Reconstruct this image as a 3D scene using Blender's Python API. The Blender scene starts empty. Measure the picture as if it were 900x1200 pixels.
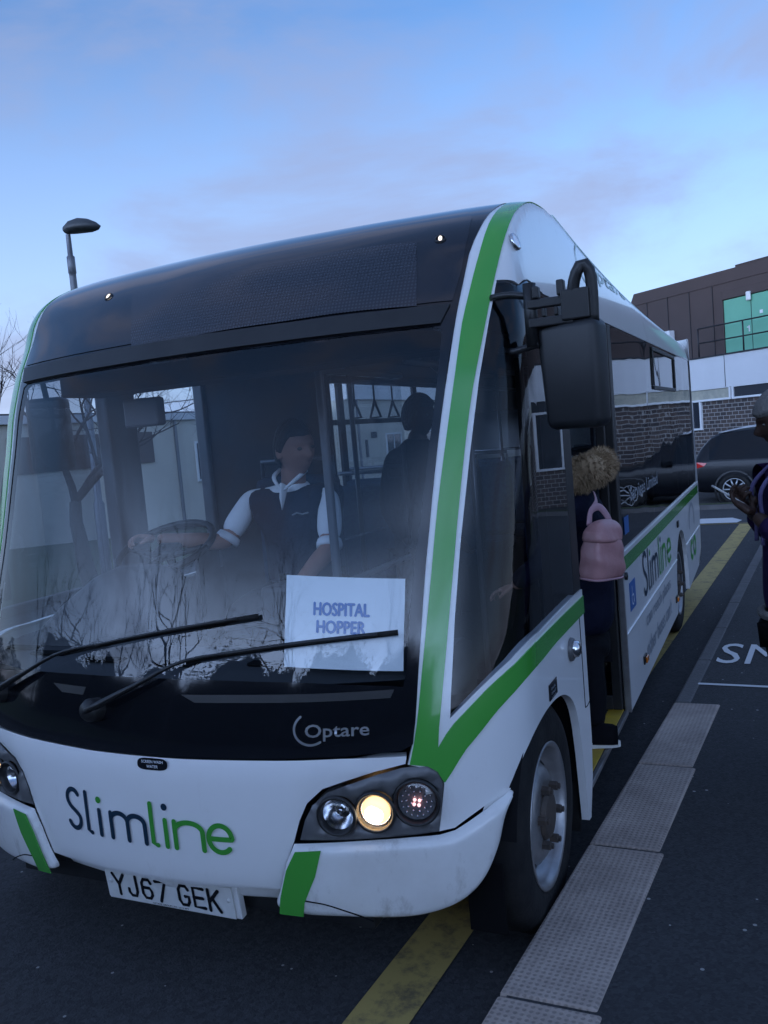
import bpy, bmesh, math, random
import numpy as np
from mathutils import Vector, Matrix, Euler
from mathutils.bvhtree import BVHTree
from mathutils.geometry import delaunay_2d_cdt

random.seed(7)
SC = bpy.context.scene
COL = SC.collection
V3 = Vector
R = math.radians

# ------------------------------------------------------------------ helpers
def link(o, parent=None):
    COL.objects.link(o)
    if parent is not None: o.parent = parent
    return o
def mesh_obj(name, verts, faces, mat=None, parent=None, smooth=True):
    me = bpy.data.meshes.new(name)
    me.from_pydata([tuple(v) for v in verts], [], faces); me.validate(); me.update()
    if smooth: me.polygons.foreach_set('use_smooth', [True]*len(me.polygons))
    o = bpy.data.objects.new(name, me)
    if mat:
        for m in (mat if isinstance(mat, (list, tuple)) else [mat]): me.materials.append(m)
    return link(o, parent)
def bm_obj(name, bm, mat=None, parent=None, smooth=False, bevel=0):
    me = bpy.data.meshes.new(name); bmesh.ops.recalc_face_normals(bm, faces=bm.faces)
    bm.to_mesh(me); bm.free()
    if smooth: me.polygons.foreach_set('use_smooth', [True]*len(me.polygons))
    o = bpy.data.objects.new(name, me)
    if mat: me.materials.append(mat)
    if bevel:
        b = o.modifiers.new('bev', 'BEVEL'); b.width = bevel; b.segments = 2; b.limit_method = 'ANGLE'; b.angle_limit = R(40)
    return link(o, parent)
def thing(name, label, cat, loc=(0, 0, 0), rz=0, group=None):
    o = bpy.data.objects.new(name, None); o.location = loc; o.rotation_euler = (0, 0, rz); o.empty_display_size = .2
    link(o); return tag(o, label, cat, group)
def tag(o, label, cat, group=None):
    o['label'] = label; o['category'] = cat
    if group: o['group'] = group
    return o
def struct(o): o['kind'] = 'structure'; return o
def copy_tree(o, parent=None):
    c = o.copy(); link(c)
    c.parent = parent
    for ch in list(o.children): copy_tree(ch, c)
    return c
def box(bm, lo, hi, M=None):
    lo, hi = V3(lo), V3(hi)
    m = Matrix.Translation((lo+hi)/2) @ Matrix.Diagonal((hi.x-lo.x, hi.y-lo.y, hi.z-lo.z, 1))
    bmesh.ops.create_cube(bm, size=1, matrix=(M @ m) if M else m)
def boxes(name, L, mat, parent=None, bevel=.004, M=None):
    bm = bmesh.new()
    for lo, hi in L: box(bm, lo, hi, M)
    return bm_obj(name, bm, mat, parent, bevel=bevel)
def frame_at(t):
    t = t.normalized(); a = V3((0, 0, 1)) if abs(t.z) < .9 else V3((1, 0, 0))
    u = t.cross(a).normalized(); return u, t.cross(u).normalized()
def tube_data(pts, rad, seg=10, flat=1.0, up=None):
    pts = [V3(p) for p in pts]; n = len(pts)
    rad = rad if isinstance(rad, (list, tuple)) else [rad]*n
    vs, fs = [], []
    u0 = None
    for i, p in enumerate(pts):
        t = (pts[min(i+1, n-1)]-pts[max(i-1, 0)]).normalized()
        if u0 is None: u0 = (up.cross(t).normalized() if up else frame_at(t)[0])
        u = (u0-t*u0.dot(t)).normalized(); w = t.cross(u); u0 = u
        for k in range(seg):
            a = 2*math.pi*k/seg; vs.append(p+(u*math.cos(a)+w*math.sin(a)*flat)*rad[i])
    for i in range(n-1):
        for k in range(seg):
            a, b = i*seg+k, i*seg+(k+1) % seg; fs.append((a, b, b+seg, a+seg))
    fs.append(tuple(range(seg))[::-1]); fs.append(tuple(range((n-1)*seg, n*seg)))
    return vs, fs
def join_data(L):
    vs, fs = [], []
    for v, f in L:
        o = len(vs); vs += v; fs += [tuple(i+o for i in q) for q in f]
    return vs, fs
def each(name, L, mat, parent=None, bevel=.004):
    return [boxes(name, [q], mat, parent, bevel) for q in L]
def tube(name, pts, rad, mat, parent=None, seg=10, flat=1.0, up=None):
    v, f = tube_data(pts, rad, seg, flat, up); return mesh_obj(name, v, f, mat, parent)
def tubes(name, L, mat, parent=None, seg=8):
    v, f = join_data([tube_data(p, r, seg) for p, r in L]); return mesh_obj(name, v, f, mat, parent)
def lathe_data(prof, M, seg=32):          # prof: (radius, height along local z)
    vs, fs = [], []
    for r, h in prof:
        for k in range(seg):
            a = 2*math.pi*k/seg; vs.append(M @ V3((r*math.cos(a), r*math.sin(a), h)))
    for i in range(len(prof)-1):
        for k in range(seg):
            a, b = i*seg+k, i*seg+(k+1) % seg; fs.append((a, b, b+seg, a+seg))
    return vs, fs
def lathe(name, prof, M, mat, parent=None, seg=32):
    v, f = lathe_data(prof, M, seg); return mesh_obj(name, v, f, mat, parent)
def axis_matrix(loc, n, roll=V3((0, 0, 1))):
    n = V3(n).normalized(); x = roll.cross(n)
    x = x.normalized() if x.length > 1e-4 else V3((1, 0, 0)); y = n.cross(x)
    M = Matrix((x, y, n)).transposed().to_4x4(); M.translation = loc; return M
def spline(pts, n):
    p = np.array(pts, float); m = len(p)
    s = np.r_[0, np.cumsum(np.linalg.norm(np.diff(p, axis=0), axis=1))]
    tg = np.zeros_like(p)
    for i in range(m):
        a, b = max(i-1, 0), min(i+1, m-1); tg[i] = (p[b]-p[a])/(s[b]-s[a])
    out = []
    for x in np.linspace(0, s[-1], n):
        i = min(max(np.searchsorted(s, x)-1, 0), m-2); h = s[i+1]-s[i]; r = (x-s[i])/h
        out.append((2*r**3-3*r**2+1)*p[i]+(r**3-2*r**2+r)*h*tg[i]+(-2*r**3+3*r**2)*p[i+1]+(r**3-r**2)*h*tg[i+1])
    return np.array(out)
def smooth_pts(pts, n): return [V3(p) for p in spline([tuple(p) for p in pts], n)]

# ------------------------------------------------------------------ materials
MATS = {}
def mat(name, col, rough=.5, metal=0, coat=0, spec=.5, noise=None, bump=None, emit=None, emis=0, var=None):
    """noise=(scale, colour2, amount) mottling in object space; bump=(scale, strength)"""
    m = bpy.data.materials.new(name); m.use_nodes = True; nt = m.node_tree; b = nt.nodes['Principled BSDF']
    b.inputs['Base Color'].default_value = (*col, 1); b.inputs['Roughness'].default_value = rough
    b.inputs['Metallic'].default_value = metal; b.inputs['Coat Weight'].default_value = coat
    b.inputs['Coat Roughness'].default_value = .05; b.inputs['Specular IOR Level'].default_value = spec
    tc = None
    def coord():
        nonlocal tc
        if tc is None: tc = nt.nodes.new('ShaderNodeTexCoord')
        return tc.outputs['Object']
    if noise:
        n = nt.nodes.new('ShaderNodeTexNoise'); n.inputs['Scale'].default_value = noise[0]; n.inputs['Detail'].default_value = 6
        n.inputs['Roughness'].default_value = .65
        nt.links.new(coord(), n.inputs['Vector'])
        rp = nt.nodes.new('ShaderNodeValToRGB'); rp.color_ramp.elements[0].position = .35; rp.color_ramp.elements[1].position = .7
        a = noise[2]
        rp.color_ramp.elements[0].color = (*col, 1)
        rp.color_ramp.elements[1].color = (*[col[i]*(1-a)+noise[1][i]*a for i in range(3)], 1)
        nt.links.new(n.outputs['Fac'], rp.inputs['Fac']); nt.links.new(rp.outputs['Color'], b.inputs['Base Color'])
    if bump:
        n2 = nt.nodes.new('ShaderNodeTexNoise'); n2.inputs['Scale'].default_value = bump[0]; n2.inputs['Detail'].default_value = 3
        nt.links.new(coord(), n2.inputs['Vector'])
        bp = nt.nodes.new('ShaderNodeBump'); bp.inputs['Strength'].default_value = bump[1]; bp.inputs['Distance'].default_value = .02
        nt.links.new(n2.outputs['Fac'], bp.inputs['Height']); nt.links.new(bp.outputs['Normal'], b.inputs['Normal'])
    if emit: b.inputs['Emission Color'].default_value = (*emit, 1); b.inputs['Emission Strength'].default_value = emis
    MATS[name] = m; return m
def glass_mat(name, tint, f0=.08, wave=0, rough=.01, dirt=0.0):
    m = bpy.data.materials.new(name); m.use_nodes = True; nt = m.node_tree; nd = nt.nodes; L = nt.links
    nd.remove(nd['Principled BSDF']); out = nd['Material Output']
    tr = nd.new('ShaderNodeBsdfTransparent'); tr.inputs[0].default_value = (*tint, 1)
    gl = nd.new('ShaderNodeBsdfGlossy'); gl.inputs['Roughness'].default_value = rough; gl.inputs[0].default_value = (1, 1, 1, 1)
    lw = nd.new('ShaderNodeLayerWeight'); lw.inputs['Blend'].default_value = .5
    p = nd.new('ShaderNodeMath'); p.operation = 'POWER'; p.inputs[1].default_value = 5; L.new(lw.outputs['Facing'], p.inputs[0])
    mu = nd.new('ShaderNodeMath'); mu.operation = 'MULTIPLY_ADD'; mu.inputs[1].default_value = 1-f0; mu.inputs[2].default_value = f0
    L.new(p.outputs[0], mu.inputs[0])
    mx = nd.new('ShaderNodeMixShader'); L.new(mu.outputs[0], mx.inputs[0]); L.new(tr.outputs[0], mx.inputs[1]); L.new(gl.outputs[0], mx.inputs[2])
    last = mx
    if dirt:
        tc = nd.new('ShaderNodeTexCoord')
        n = nd.new('ShaderNodeTexNoise'); n.inputs['Scale'].default_value = 2.2; n.inputs['Detail'].default_value = 5; L.new(tc.outputs['Object'], n.inputs['Vector'])
        d = nd.new('ShaderNodeBsdfDiffuse'); d.inputs[0].default_value = (.5, .52, .55, 1)
        mm = nd.new('ShaderNodeMath'); mm.operation = 'MULTIPLY'; mm.inputs[1].default_value = dirt*2; L.new(n.outputs['Fac'], mm.inputs[0])
        m2 = nd.new('ShaderNodeMixShader'); L.new(mm.outputs[0], m2.inputs[0]); L.new(mx.outputs[0], m2.inputs[1]); L.new(d.outputs[0], m2.inputs[2]); last = m2
    L.new(last.outputs[0], out.inputs[0])
    if wave:
        tc = nd.new('ShaderNodeTexCoord')
        n = nd.new('ShaderNodeTexNoise'); n.inputs['Scale'].default_value = 1.6; n.inputs['Detail'].default_value = 1; L.new(tc.outputs['Object'], n.inputs['Vector'])
        bp = nd.new('ShaderNodeBump'); bp.inputs['Strength'].default_value = wave; bp.inputs['Distance'].default_value = .02
        L.new(n.outputs['Fac'], bp.inputs['Height']); L.new(bp.outputs['Normal'], gl.inputs['Normal']); L.new(bp.outputs['Normal'], lw.inputs['Normal'])
    MATS[name] = m; return m
M_WHITE = mat('white_paint', (.82, .82, .82), .28, coat=.6, noise=(1.3, (.66, .64, .60), .25))
M_WHITE_DIRTY = mat('white_paint_grubby', (.78, .78, .77), .36, coat=.4, noise=(4.0, (.50, .47, .42), .35))
def scuff(m, col, sc, lo, amt):
    nt = m.node_tree; nd, L = nt.nodes, nt.links; b = nd['Principled BSDF']; src = b.inputs['Base Color'].links[0].from_socket
    tc = nd.new('ShaderNodeTexCoord'); mp = nd.new('ShaderNodeMapping'); mp.inputs['Scale'].default_value = sc; L.new(tc.outputs['Object'], mp.inputs[0])
    n = nd.new('ShaderNodeTexNoise'); n.inputs['Scale'].default_value = 1; n.inputs['Detail'].default_value = 8; n.inputs['Roughness'].default_value = .7; L.new(mp.outputs[0], n.inputs['Vector'])
    mr = nd.new('ShaderNodeMapRange'); mr.inputs['From Min'].default_value = lo; mr.inputs['From Max'].default_value = lo+.16; mr.inputs['To Max'].default_value = amt; L.new(n.outputs['Fac'], mr.inputs[0])
    mx = nd.new('ShaderNodeMix'); mx.data_type = 'RGBA'; mx.inputs['B'].default_value = (*col, 1); L.new(mr.outputs[0], mx.inputs['Factor']); L.new(src, mx.inputs['A']); L.new(mx.outputs['Result'], b.inputs['Base Color'])
    r = nd.new('ShaderNodeMapRange'); r.inputs['To Min'].default_value = b.inputs['Roughness'].default_value; r.inputs['To Max'].default_value = .75; L.new(mr.outputs[0], r.inputs[0]); L.new(r.outputs[0], b.inputs['Roughness'])

scuff(M_WHITE_DIRTY, (.30, .27, .23), (9, 9, 4), .55, .6); scuff(M_WHITE, (.50, .47, .43), (7, 5, 2.5), .60, .35)
M_GREEN = mat('green_paint', (.060, .34, .045), .22, coat=.7, noise=(1.0, (.075, .38, .06), .5))
M_GLOSSBLACK = mat('black_gloss', (.008, .009, .012), .09, coat=.3)
M_BLACK = mat('black_plastic', (.012, .012, .013), .42, noise=(6, (.03, .03, .03), .5))
M_RUBBER = mat('rubber', (.010, .010, .011), .8, spec=.25, noise=(9, (.04, .038, .035), .5), bump=(60, .15))
M_GREYP = mat('grey_plastic', (.13, .13, .135), .38, metal=.25, noise=(20, (.16, .16, .16), .3))
M_CHROME = mat('chrome', (.75, .75, .76), .16, metal=1)
M_STEEL = mat('wheel_steel', (.42, .42, .43), .38, metal=.75, noise=(7, (.16, .14, .12), .6))
M_NUT = mat('wheel_hub_rust', (.10, .075, .06), .65, metal=.3, noise=(30, (.05, .05, .05), .7))
M_DARK = mat('dark_cabin', (.012, .012, .014), .65, noise=(3, (.035, .035, .04), .5))
M_DASH = mat('dash_plastic', (.040, .042, .047), .6, noise=(4, (.05, .05, .055), .4))
M_LINING = mat('cabin_lining', (.09, .09, .10), .7, noise=(2, (.07, .07, .08), .4))
M_FLOORB = mat('bus_floor', (.05, .05, .055), .8, noise=(50, (.09, .09, .1), .5))
M_SEAT = mat('seat_moquette', (.03, .045, .09), .9, noise=(40, (.05, .1, .12), .6))
M_RAIL = mat('grab_rail', (.20, .21, .23), .35, metal=.5)
M_YELLOW = mat('yellow_edging', (.55, .36, .03), .6, noise=(15, (.25, .18, .05), .6))
M_NAVYTXT = mat('dark_teal_letter', (.008, .03, .055), .4)
M_GREENTXT = mat('green_letter', (.05, .30, .04), .4)
M_SILVER = mat('silver_letter', (.55, .56, .58), .3, metal=.8)
M_WHITETXT = mat('white_letter', (.7, .72, .75), .5)
M_GREYTXT = mat('grey_letter', (.25, .27, .30), .5)
M_PALEGREEN = mat('faded_green_letter', (.58, .73, .68), .45)
M_PLATE = mat('plate_white', (.72, .72, .70), .35, noise=(12, (.5, .48, .45), .4))
M_BLUE = mat('blue_label', (.03, .12, .36), .5)
M_PAPER = mat('paper', (.86, .86, .85), .8)
M_BLUETXT = mat('blue_print', (.008, .13, .42), .8)
M_LENS_CLEAR = glass_mat('lamp_lens', (.92, .93, .95), .06)
M_AMBER = mat('amber_lens', (.55, .16, .02), .25, coat=.5)
M_HEAD = mat('lit_headlamp', (.9, .7, .45), .3, emit=(1, .56, .20), emis=.55)
M_MARK = mat('lit_marker', (.9, .8, .7), .3, emit=(1, .82, .62), emis=.3)
M_HOT = mat('headlamp_bulb', (1, .9, .8), .3, emit=(1, .86, .62), emis=4.5)
M_PINKLED = mat('pink_led', (.9, .5, .5), .3, emit=(1, .55, .55), emis=.45)
M_WS = glass_mat('windscreen_glass', (.84, .89, .92), .048, wave=.012)
M_QUART = glass_mat('cab_glass', (.55, .58, .62), .040, wave=.02)
M_TINT = glass_mat('tinted_glass', (.13, .14, .15), .05, wave=.16)
M_LGLASS = glass_mat('side_glass', (.90, .93, .95), .06, wave=.02)
# ------------------------------------------------------------------ the bus's body surface
HW = 1.169
PROF = [(-.70,.20),(-.722,.27),(-.745,.38),(-.757,.55),(-.752,.75),(-.725,.92),(-.675,1.08),(-.59,1.30),(-.49,1.55),(-.39,1.80),(-.285,2.06),
        (-.19,2.235),(-.065,2.39),(.08,2.49),(.28,2.563),(.5,2.603),(.8,2.622),(1.2,2.602),(1.75,2.556),(2.5,2.505),(3.3,2.468),(4.3,2.437),(5.3,2.415),(6.0,2.395)]
PLAN = [(0,0),(.17,.008),(.338,.031),(.53,.064),(.666,.100),(.82,.155),(.92,.203),(1.0,.253),(1.06,.303),(1.105,.355),(1.14,.42),(1.16,.49),(HW,.58)]
def base_surface():
    C = spline(PROF, 260); Q = spline(PLAN, 70)
    T = np.gradient(C, axis=0); T /= np.linalg.norm(T, axis=1)[:, None]
    N = np.stack([-T[:, 1], T[:, 0]], 1)          # outward: front / up   (y,z)
    z = C[:, 1]; up = np.clip(N[:, 1], 0, 1)
    k = np.interp(z, [.2, 1.0, 1.5, 2.0], [1, 1, .9, .7])*(1-up**2) + np.interp(C[:, 0], [.5, 1.3], [.05, .12])*up**2 + .35*up**2*(1-up**2)*np.interp(C[:, 0], [.25, .6], [1, 0])
    Q[-1,0]=HW
    xs = np.r_[-Q[::-1, 0], Q[1:, 0]]; ds = np.r_[Q[::-1, 1], Q[1:, 1]]
    P = np.zeros((len(C), len(xs), 3))
    tum = np.clip((z-2.15)/.45, 0, 1); tum = tum*tum*(3-2*tum)      # the sides lean in above the windows
    P[:, :, 0] = xs[None]*(1-.05*tum)[:, None]
    P[:, :, 1] = C[:, None, 0]-N[:, None, 0]*ds[None]*k[:, None]
    P[:, :, 2] = C[:, None, 1]-N[:, None, 1]*ds[None]*k[:, None]
    nc, nx = len(C), len(xs)
    du = np.gradient(P, axis=1); dv = np.gradient(P, axis=0)
    NN = np.cross(du, dv); NN /= np.linalg.norm(NN, axis=2)[:, :, None]
    for i in range(nc):
        t_ = .5*tum[i]; NN[i, 0] = np.array((-1, 0, t_))/math.hypot(1, t_); NN[i, -1] = np.array((1, 0, t_))/math.hypot(1, t_)
    V = [Vector(p) for p in P.reshape(-1, 3)]; VN = [Vector(p) for p in NN.reshape(-1, 3)]
    F = []
    for i in range(nc-1):
        for j in range(nx-1):
            a = i*nx+j; F += [(a, a+1, a+nx+1), (a, a+nx+1, a+nx)]
    for sx, j in ((1, nx-1), (-1, 0)):            # flat sides with a rounded rear corner
        E = [P[i, j] for i in range(nc)]
        for i in range(nc-1):
            for (ya, yb) in ((None, None),):
                pass
        # side strip columns: for every edge row drop to the skirt
        b0 = len(V); cols = 0
        mid = int(np.argmin([abs(e[1]-1.3)+10*(e[2] < 2.2) for e in E]))
        core = Vector((sx*HW, 1.3, .08))
        V.append(core); VN.append(Vector((sx, 0, 0)))
        ring = [Vector((sx*HW, E[0][1], .08))]+[Vector(e) for e in E]+[Vector((sx*HW, 6.3, 2.3)), Vector((sx*HW, 6.3, .08))]
        r0 = len(V)
        for e in ring: V.append(Vector((sx*HW, e[1], min(e[2], 2.2)))); VN.append(Vector((sx, 0, 0)))
        for i in range(len(ring)-1): F.append((b0, r0+i, r0+i+1))
        r1 = len(V)
        for e in ring:
            up_ = e[2] > 2.2; t_ = .25 if up_ else 0
            V.append(Vector((e[0] if up_ else sx*HW, e[1], e[2]))); VN.append(Vector((sx, 0, t_)).normalized())
        for i in range(len(ring)-1):
            if max(ring[i][2], ring[i+1][2]) > 2.2: F.extend([(r0+i, r1+i, r1+i+1), (r0+i, r1+i+1, r0+i+1)])
    return V, VN, F, P, NN
V, VN, F, P, NN = base_surface()
BVH = BVHTree.FromPolygons(V, F)
def cast(o, d):
    h = BVH.ray_cast(Vector(o), Vector(d))
    if h[0] is None: return None
    a, b, c = F[h[2]]; A, B, Cc = V[a], V[b], V[c]; p = h[0]
    n0 = (B-A).cross(Cc-A); ar = n0.length_squared
    if ar < 1e-16: return p, VN[a]
    w0 = (Cc-B).cross(p-B).dot(n0)/ar; w1 = (A-Cc).cross(p-Cc).dot(n0)/ar; w2 = 1-w0-w1
    n = VN[a]*w0+VN[b]*w1+VN[c]*w2
    return p, n.normalized()

NS = V3((1, 0, 0)); NF = V3((0, -1, 0)); NTOP = V3((0, -.85, .53)).normalized()
NR = V3((.5, -.6, .62)).normalized(); ND = V3((.7, -.71, 0)).normalized()
def top(x, y):
    h = BVH.ray_cast(V3((x, y, 6)), V3((0, 0, -1))); return V3((x, y, h[0].z if h[0] else 2.4))
def front(x, z):
    r = cast((x, -4, z), (0, 1, 0)); return r if r else (V3((x, -.5, z)), V3((0, -1, 0)))
def side_cast(y, z):
    r = cast((4, y, z), (-1, 0, 0)); return r if r else (V3((HW, y, z)), V3((1, 0, 0)))
def in_poly(x, y, poly):
    c = False; n = len(poly); j = n-1
    for i in range(n):
        xi, yi = poly[i]; xj, yj = poly[j]
        if (yi > y) != (yj > y) and x < (xj-xi)*(y-yi)/(yj-yi)+xi: c = not c
        j = i
    return c
def densify(poly, h):
    out = []
    for i in range(len(poly)):
        a, b = np.array(poly[i]), np.array(poly[(i+1) % len(poly)])
        n = max(1, int(np.ceil(np.linalg.norm(b-a)/h)))
        out += [tuple(a+(b-a)*k/n) for k in range(n)]
    return out
def seg_dist(p, A, B):
    d = B-A; L = (d**2).sum(1); L[L < 1e-12] = 1e-12
    t = np.clip(((p-A)*d).sum(1)/L, 0, 1); q = A+d*t[:, None]
    return np.sqrt(((p-q)**2).sum(1)).min()
def panel(name, poly, n, m, parent, off=0.0, h=.04, holes=(), thick=.012, pillow=0, flatafter=None, mirror=False, name2=None, flat_n=None):
    """a skin of the bus: outline (3-D points) seen along n, laid on the body surface; returns (obj, mirrored obj)"""
    n = V3(n).normalized(); e1 = V3((0, 0, 1)).cross(n).normalized(); e2 = n.cross(e1)
    to2 = lambda p: (V3(p).dot(e1), V3(p).dot(e2))
    loops = [densify([to2(p) for p in poly], h)]+[densify([to2(p) for p in q], h) for q in holes]
    pts, edges = [], []
    for lp in loops:
        o = len(pts); pts += lp; edges += [(o+i, o+(i+1) % len(lp)) for i in range(len(lp))]
    A = np.array([pts[a] for a, b in edges]); B = np.array([pts[b] for a, b in edges])
    nb = len(pts); arr = np.array(loops[0]); lo, hi = arr.min(0), arr.max(0)
    xs = np.arange(lo[0]+h*.5, hi[0], h); ys = np.arange(lo[1]+h*.5, hi[1], h)
    extra = []
    if pillow > .02:                             # rings that follow the rolled edge
        lp = np.array(loops[0]); tg = np.roll(lp, -1, 0)-np.roll(lp, 1, 0); tg /= np.linalg.norm(tg, axis=1)[:, None]+1e-9
        area = .5*np.sum(lp[:, 0]*np.roll(lp[:, 1], -1)-np.roll(lp[:, 0], -1)*lp[:, 1]); nin = np.stack([-tg[:, 1], tg[:, 0]], 1)*(1 if area > 0 else -1)
        for fr in (.08, .25, .5, .8, 1.15):
            for q in lp+nin*pillow*fr:
                if in_poly(q[0], q[1], loops[0]) and not any(in_poly(q[0], q[1], w_) for w_ in loops[1:]) and seg_dist(q, A, B) > pillow*fr*.93 and all((q[0]-w_[0])**2+(q[1]-w_[1])**2 > (pillow*.1)**2 for w_ in extra[-3:]): extra.append((q[0], q[1]))
    for i, x in enumerate(xs):
        for j, y in enumerate(ys):
            if flatafter is not None and (i % 6 or j % 6):
                w = e1*x+e2*y
                pz = cast(w+n*6, -n)
                if pz and abs(pz[0].x) > HW-.0004: continue
            if in_poly(x, y, loops[0]) and not any(in_poly(x, y, q) for q in loops[1:]):
                d = seg_dist(np.array((x, y)), A, B)
                if d > (h*.35 if pillow <= .02 else pillow*1.15+h*.4): extra.append((x, y))
    pts = pts+extra
    r = delaunay_2d_cdt([V3(p).to_2d() if False else Vector(p) for p in pts], edges, [], 1, 1e-6)
    v2, fs = r[0], r[2]
    tri = []
    for f in fs:
        for k in range(1, len(f)-1):
            t = (f[0], f[k], f[k+1]); c = sum((v2[i] for i in t), Vector((0, 0)))/3
            a2 = (v2[t[1]]-v2[t[0]]).cross(v2[t[2]]-v2[t[0]])
            if abs(a2) < 1e-9: continue
            if any(in_poly(c.x, c.y, q) for q in loops[1:]) or not in_poly(c.x, c.y, loops[0]): continue
            tri.append(t if a2 > 0 else (t[0], t[2], t[1]))
    vs, ns = [], []
    for p in v2:
        w = e1*p.x+e2*p.y; c = cast(w+n*6, -n)
        if c is None:
            q = BVH.find_nearest(w+n*(V3(poly[0]).dot(n))); c = (q[0], q[1] if q[1].dot(n) > 0 else -q[1])
        o = off
        if pillow:
            d = seg_dist(np.array(p), A, B); s = max(0, 1-d/pillow); o = off-pillow*(1-math.sqrt(max(0, 1-s*s)))
        nn = flat_n if flat_n else c[1]
        vs.append(c[0]+nn*o); ns.append(c[1])
    used = sorted({i for t in tri for i in t}); ix = {u: k for k, u in enumerate(used)}
    vs = [vs[u] for u in used]; ns = [ns[u] for u in used]; tri = [tuple(ix[i] for i in t) for t in tri]
    if pillow:      # real shading normals where the edge rolls over
        acc = [V3((0, 0, 0)) for _ in vs]
        for t in tri:
            fn = (vs[t[1]]-vs[t[0]]).cross(vs[t[2]]-vs[t[0]])
            for i in t: acc[i] += fn
        ns = [a.normalized() if a.length > 0 else b for a, b in zip(acc, ns)]
    faces = list(tri); ln = [[ns[i] for i in t] for t in tri]
    if thick:
        es = {}
        for t in tri:
            for a, b in ((t[0], t[1]), (t[1], t[2]), (t[2], t[0])): es[(a, b)] = 1
        k0 = len(vs); back = {}
        for (a, b) in [e for e in es if (e[1], e[0]) not in es]:
            for i in (a, b):
                if i not in back: back[i] = len(vs); vs.append(vs[i]-ns[i]*thick)
            f = (a, back[a], back[b], b); fn = (vs[back[a]]-vs[a]).cross(vs[b]-vs[a])
            fn = fn.normalized() if fn.length > 0 else V3((0, 0, 1)); faces.append(f); ln.append([fn]*4)
    def build(nm, sx):
        me = bpy.data.meshes.new(nm)
        F2 = faces if sx > 0 else [f[::-1] for f in faces]
        me.from_pydata([(v.x*sx, v.y, v.z) for v in vs], [], F2)
        flat = []
        for q in (ln if sx > 0 else [l[::-1] for l in ln]): flat += [(w.x*sx, w.y, w.z) for w in q]
        me.polygons.foreach_set('use_smooth', [True]*len(me.polygons))
        me.normals_split_custom_set(flat)
        me.materials.append(m); return link(bpy.data.objects.new(nm, me), parent)
    a = build(name, 1); b = build(name2 or name, -1) if mirror else None
    return a, b
def on_surface(name, vs2, fs, fn, m, parent, off):
    vs = []
    for p in vs2:
        c, nn = fn(p[0], p[1]); vs.append(c+nn*off)
    return mesh_obj(name, vs, fs, m, parent)
def text_data(s, size=1.0, align='CENTER', res=3, space=1.0, bold=0):
    cu = bpy.data.curves.new('lettering', 'FONT'); cu.body = s; cu.offset = bold; cu.size = size; cu.align_x = align; cu.resolution_u = res; cu.space_character = space
    o = bpy.data.objects.new('lettering', cu); COL.objects.link(o)
    dg = bpy.context.evaluated_depsgraph_get(); me = bpy.data.meshes.new_from_object(o.evaluated_get(dg))
    vs = [(v.co.x, v.co.y) for v in me.vertices]; fs = [tuple(p.vertices) for p in me.polygons]
    bpy.data.objects.remove(o); bpy.data.curves.remove(cu); bpy.data.meshes.remove(me)
    return vs, fs
def fit_text(s, x0, x1, y0, y1, bold=.012):
    vs, fs = text_data(s, bold=bold); a = np.array(vs); lo, hi = a.min(0), a.max(0)
    a = (a-lo)/(hi-lo); return [(x0+(x1-x0)*p[0], y0+(y1-y0)*p[1]) for p in a], fs
def ribbon(stroke, w):
    p = np.array(stroke, float); n = len(p); vs, fs = [], []
    closed = np.linalg.norm(p[0]-p[-1]) < 1e-6
    for i in range(n):
        a, b = p[max(i-1, 0)], p[min(i+1, n-1)]
        if closed and i in (0, n-1): a, b = p[-2], p[1]
        t = (b-a)/np.linalg.norm(b-a); nn = np.array((-t[1], t[0]))
        vs += [tuple(p[i]+nn*w/2), tuple(p[i]-nn*w/2)]
    for i in range(n-1): fs.append((2*i, 2*i+1, 2*i+3, 2*i+2))
    if not closed:
        for i, sgn in ((0, -1), (n-1, 1)):
            q = p[i]; t = (p[1]-p[0]) if i == 0 else (p[-1]-p[-2]); t = t/np.linalg.norm(t)*sgn; nn = np.array((-t[1], t[0]))
            c = len(vs); vs += [tuple(q+(nn*math.cos(a)+t*math.sin(a))*w/2) for a in np.linspace(0, math.pi, 9)]
            fs.append(tuple(range(c, c+9)))
    return vs, fs
def arc(cx, cy, rx, ry, a0, a1, n=14): return [(cx+rx*math.cos(R(a)), cy+ry*math.sin(R(a))) for a in np.linspace(a0, a1, n)]
def slim_strokes():
    """the thin rounded word, cap height 1; returns (stroke, dark?)"""
    S = arc(.17, .76, .17, .24, 35, 180, 12)+[(.02, .66), (.09, .55), (.2, .46), (.29, .37)]+arc(.16, .24, .17, .24, 20, -155, 14)
    out = [(S, 1), ([(.52, 1.0), (.52, .04), (.58, 0.0)], 1), ([(.76, .62), (.76, 0)], 1),
           ([(.98, .62), (.98, 0)], 1), ([(.98, .38)]+arc(1.14, .44, .16, .2, 165, 0, 10)+[(1.30, 0)], 1), ([(1.30, .38)]+arc(1.46, .44, .16, .2, 165, 0, 10)+[(1.62, 0)], 1),
           ([(1.84, 1.0), (1.84, .04), (1.92, 0)], 0), ([(2.10, .64), (2.10, 0)], 0),
           ([(2.32, .64), (2.32, 0)], 0), ([(2.32, .38)]+arc(2.52, .42, .2, .22, 165, 0, 10)+[(2.72, 0)], 0),
           ([(2.98, .31), (3.52, .31)]+arc(3.25, .31, .27, .32, 8, 315, 22), 0)]
    dots = [((.76, .86), 0), ((2.10, .9), 1)]
    return out, dots
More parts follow.
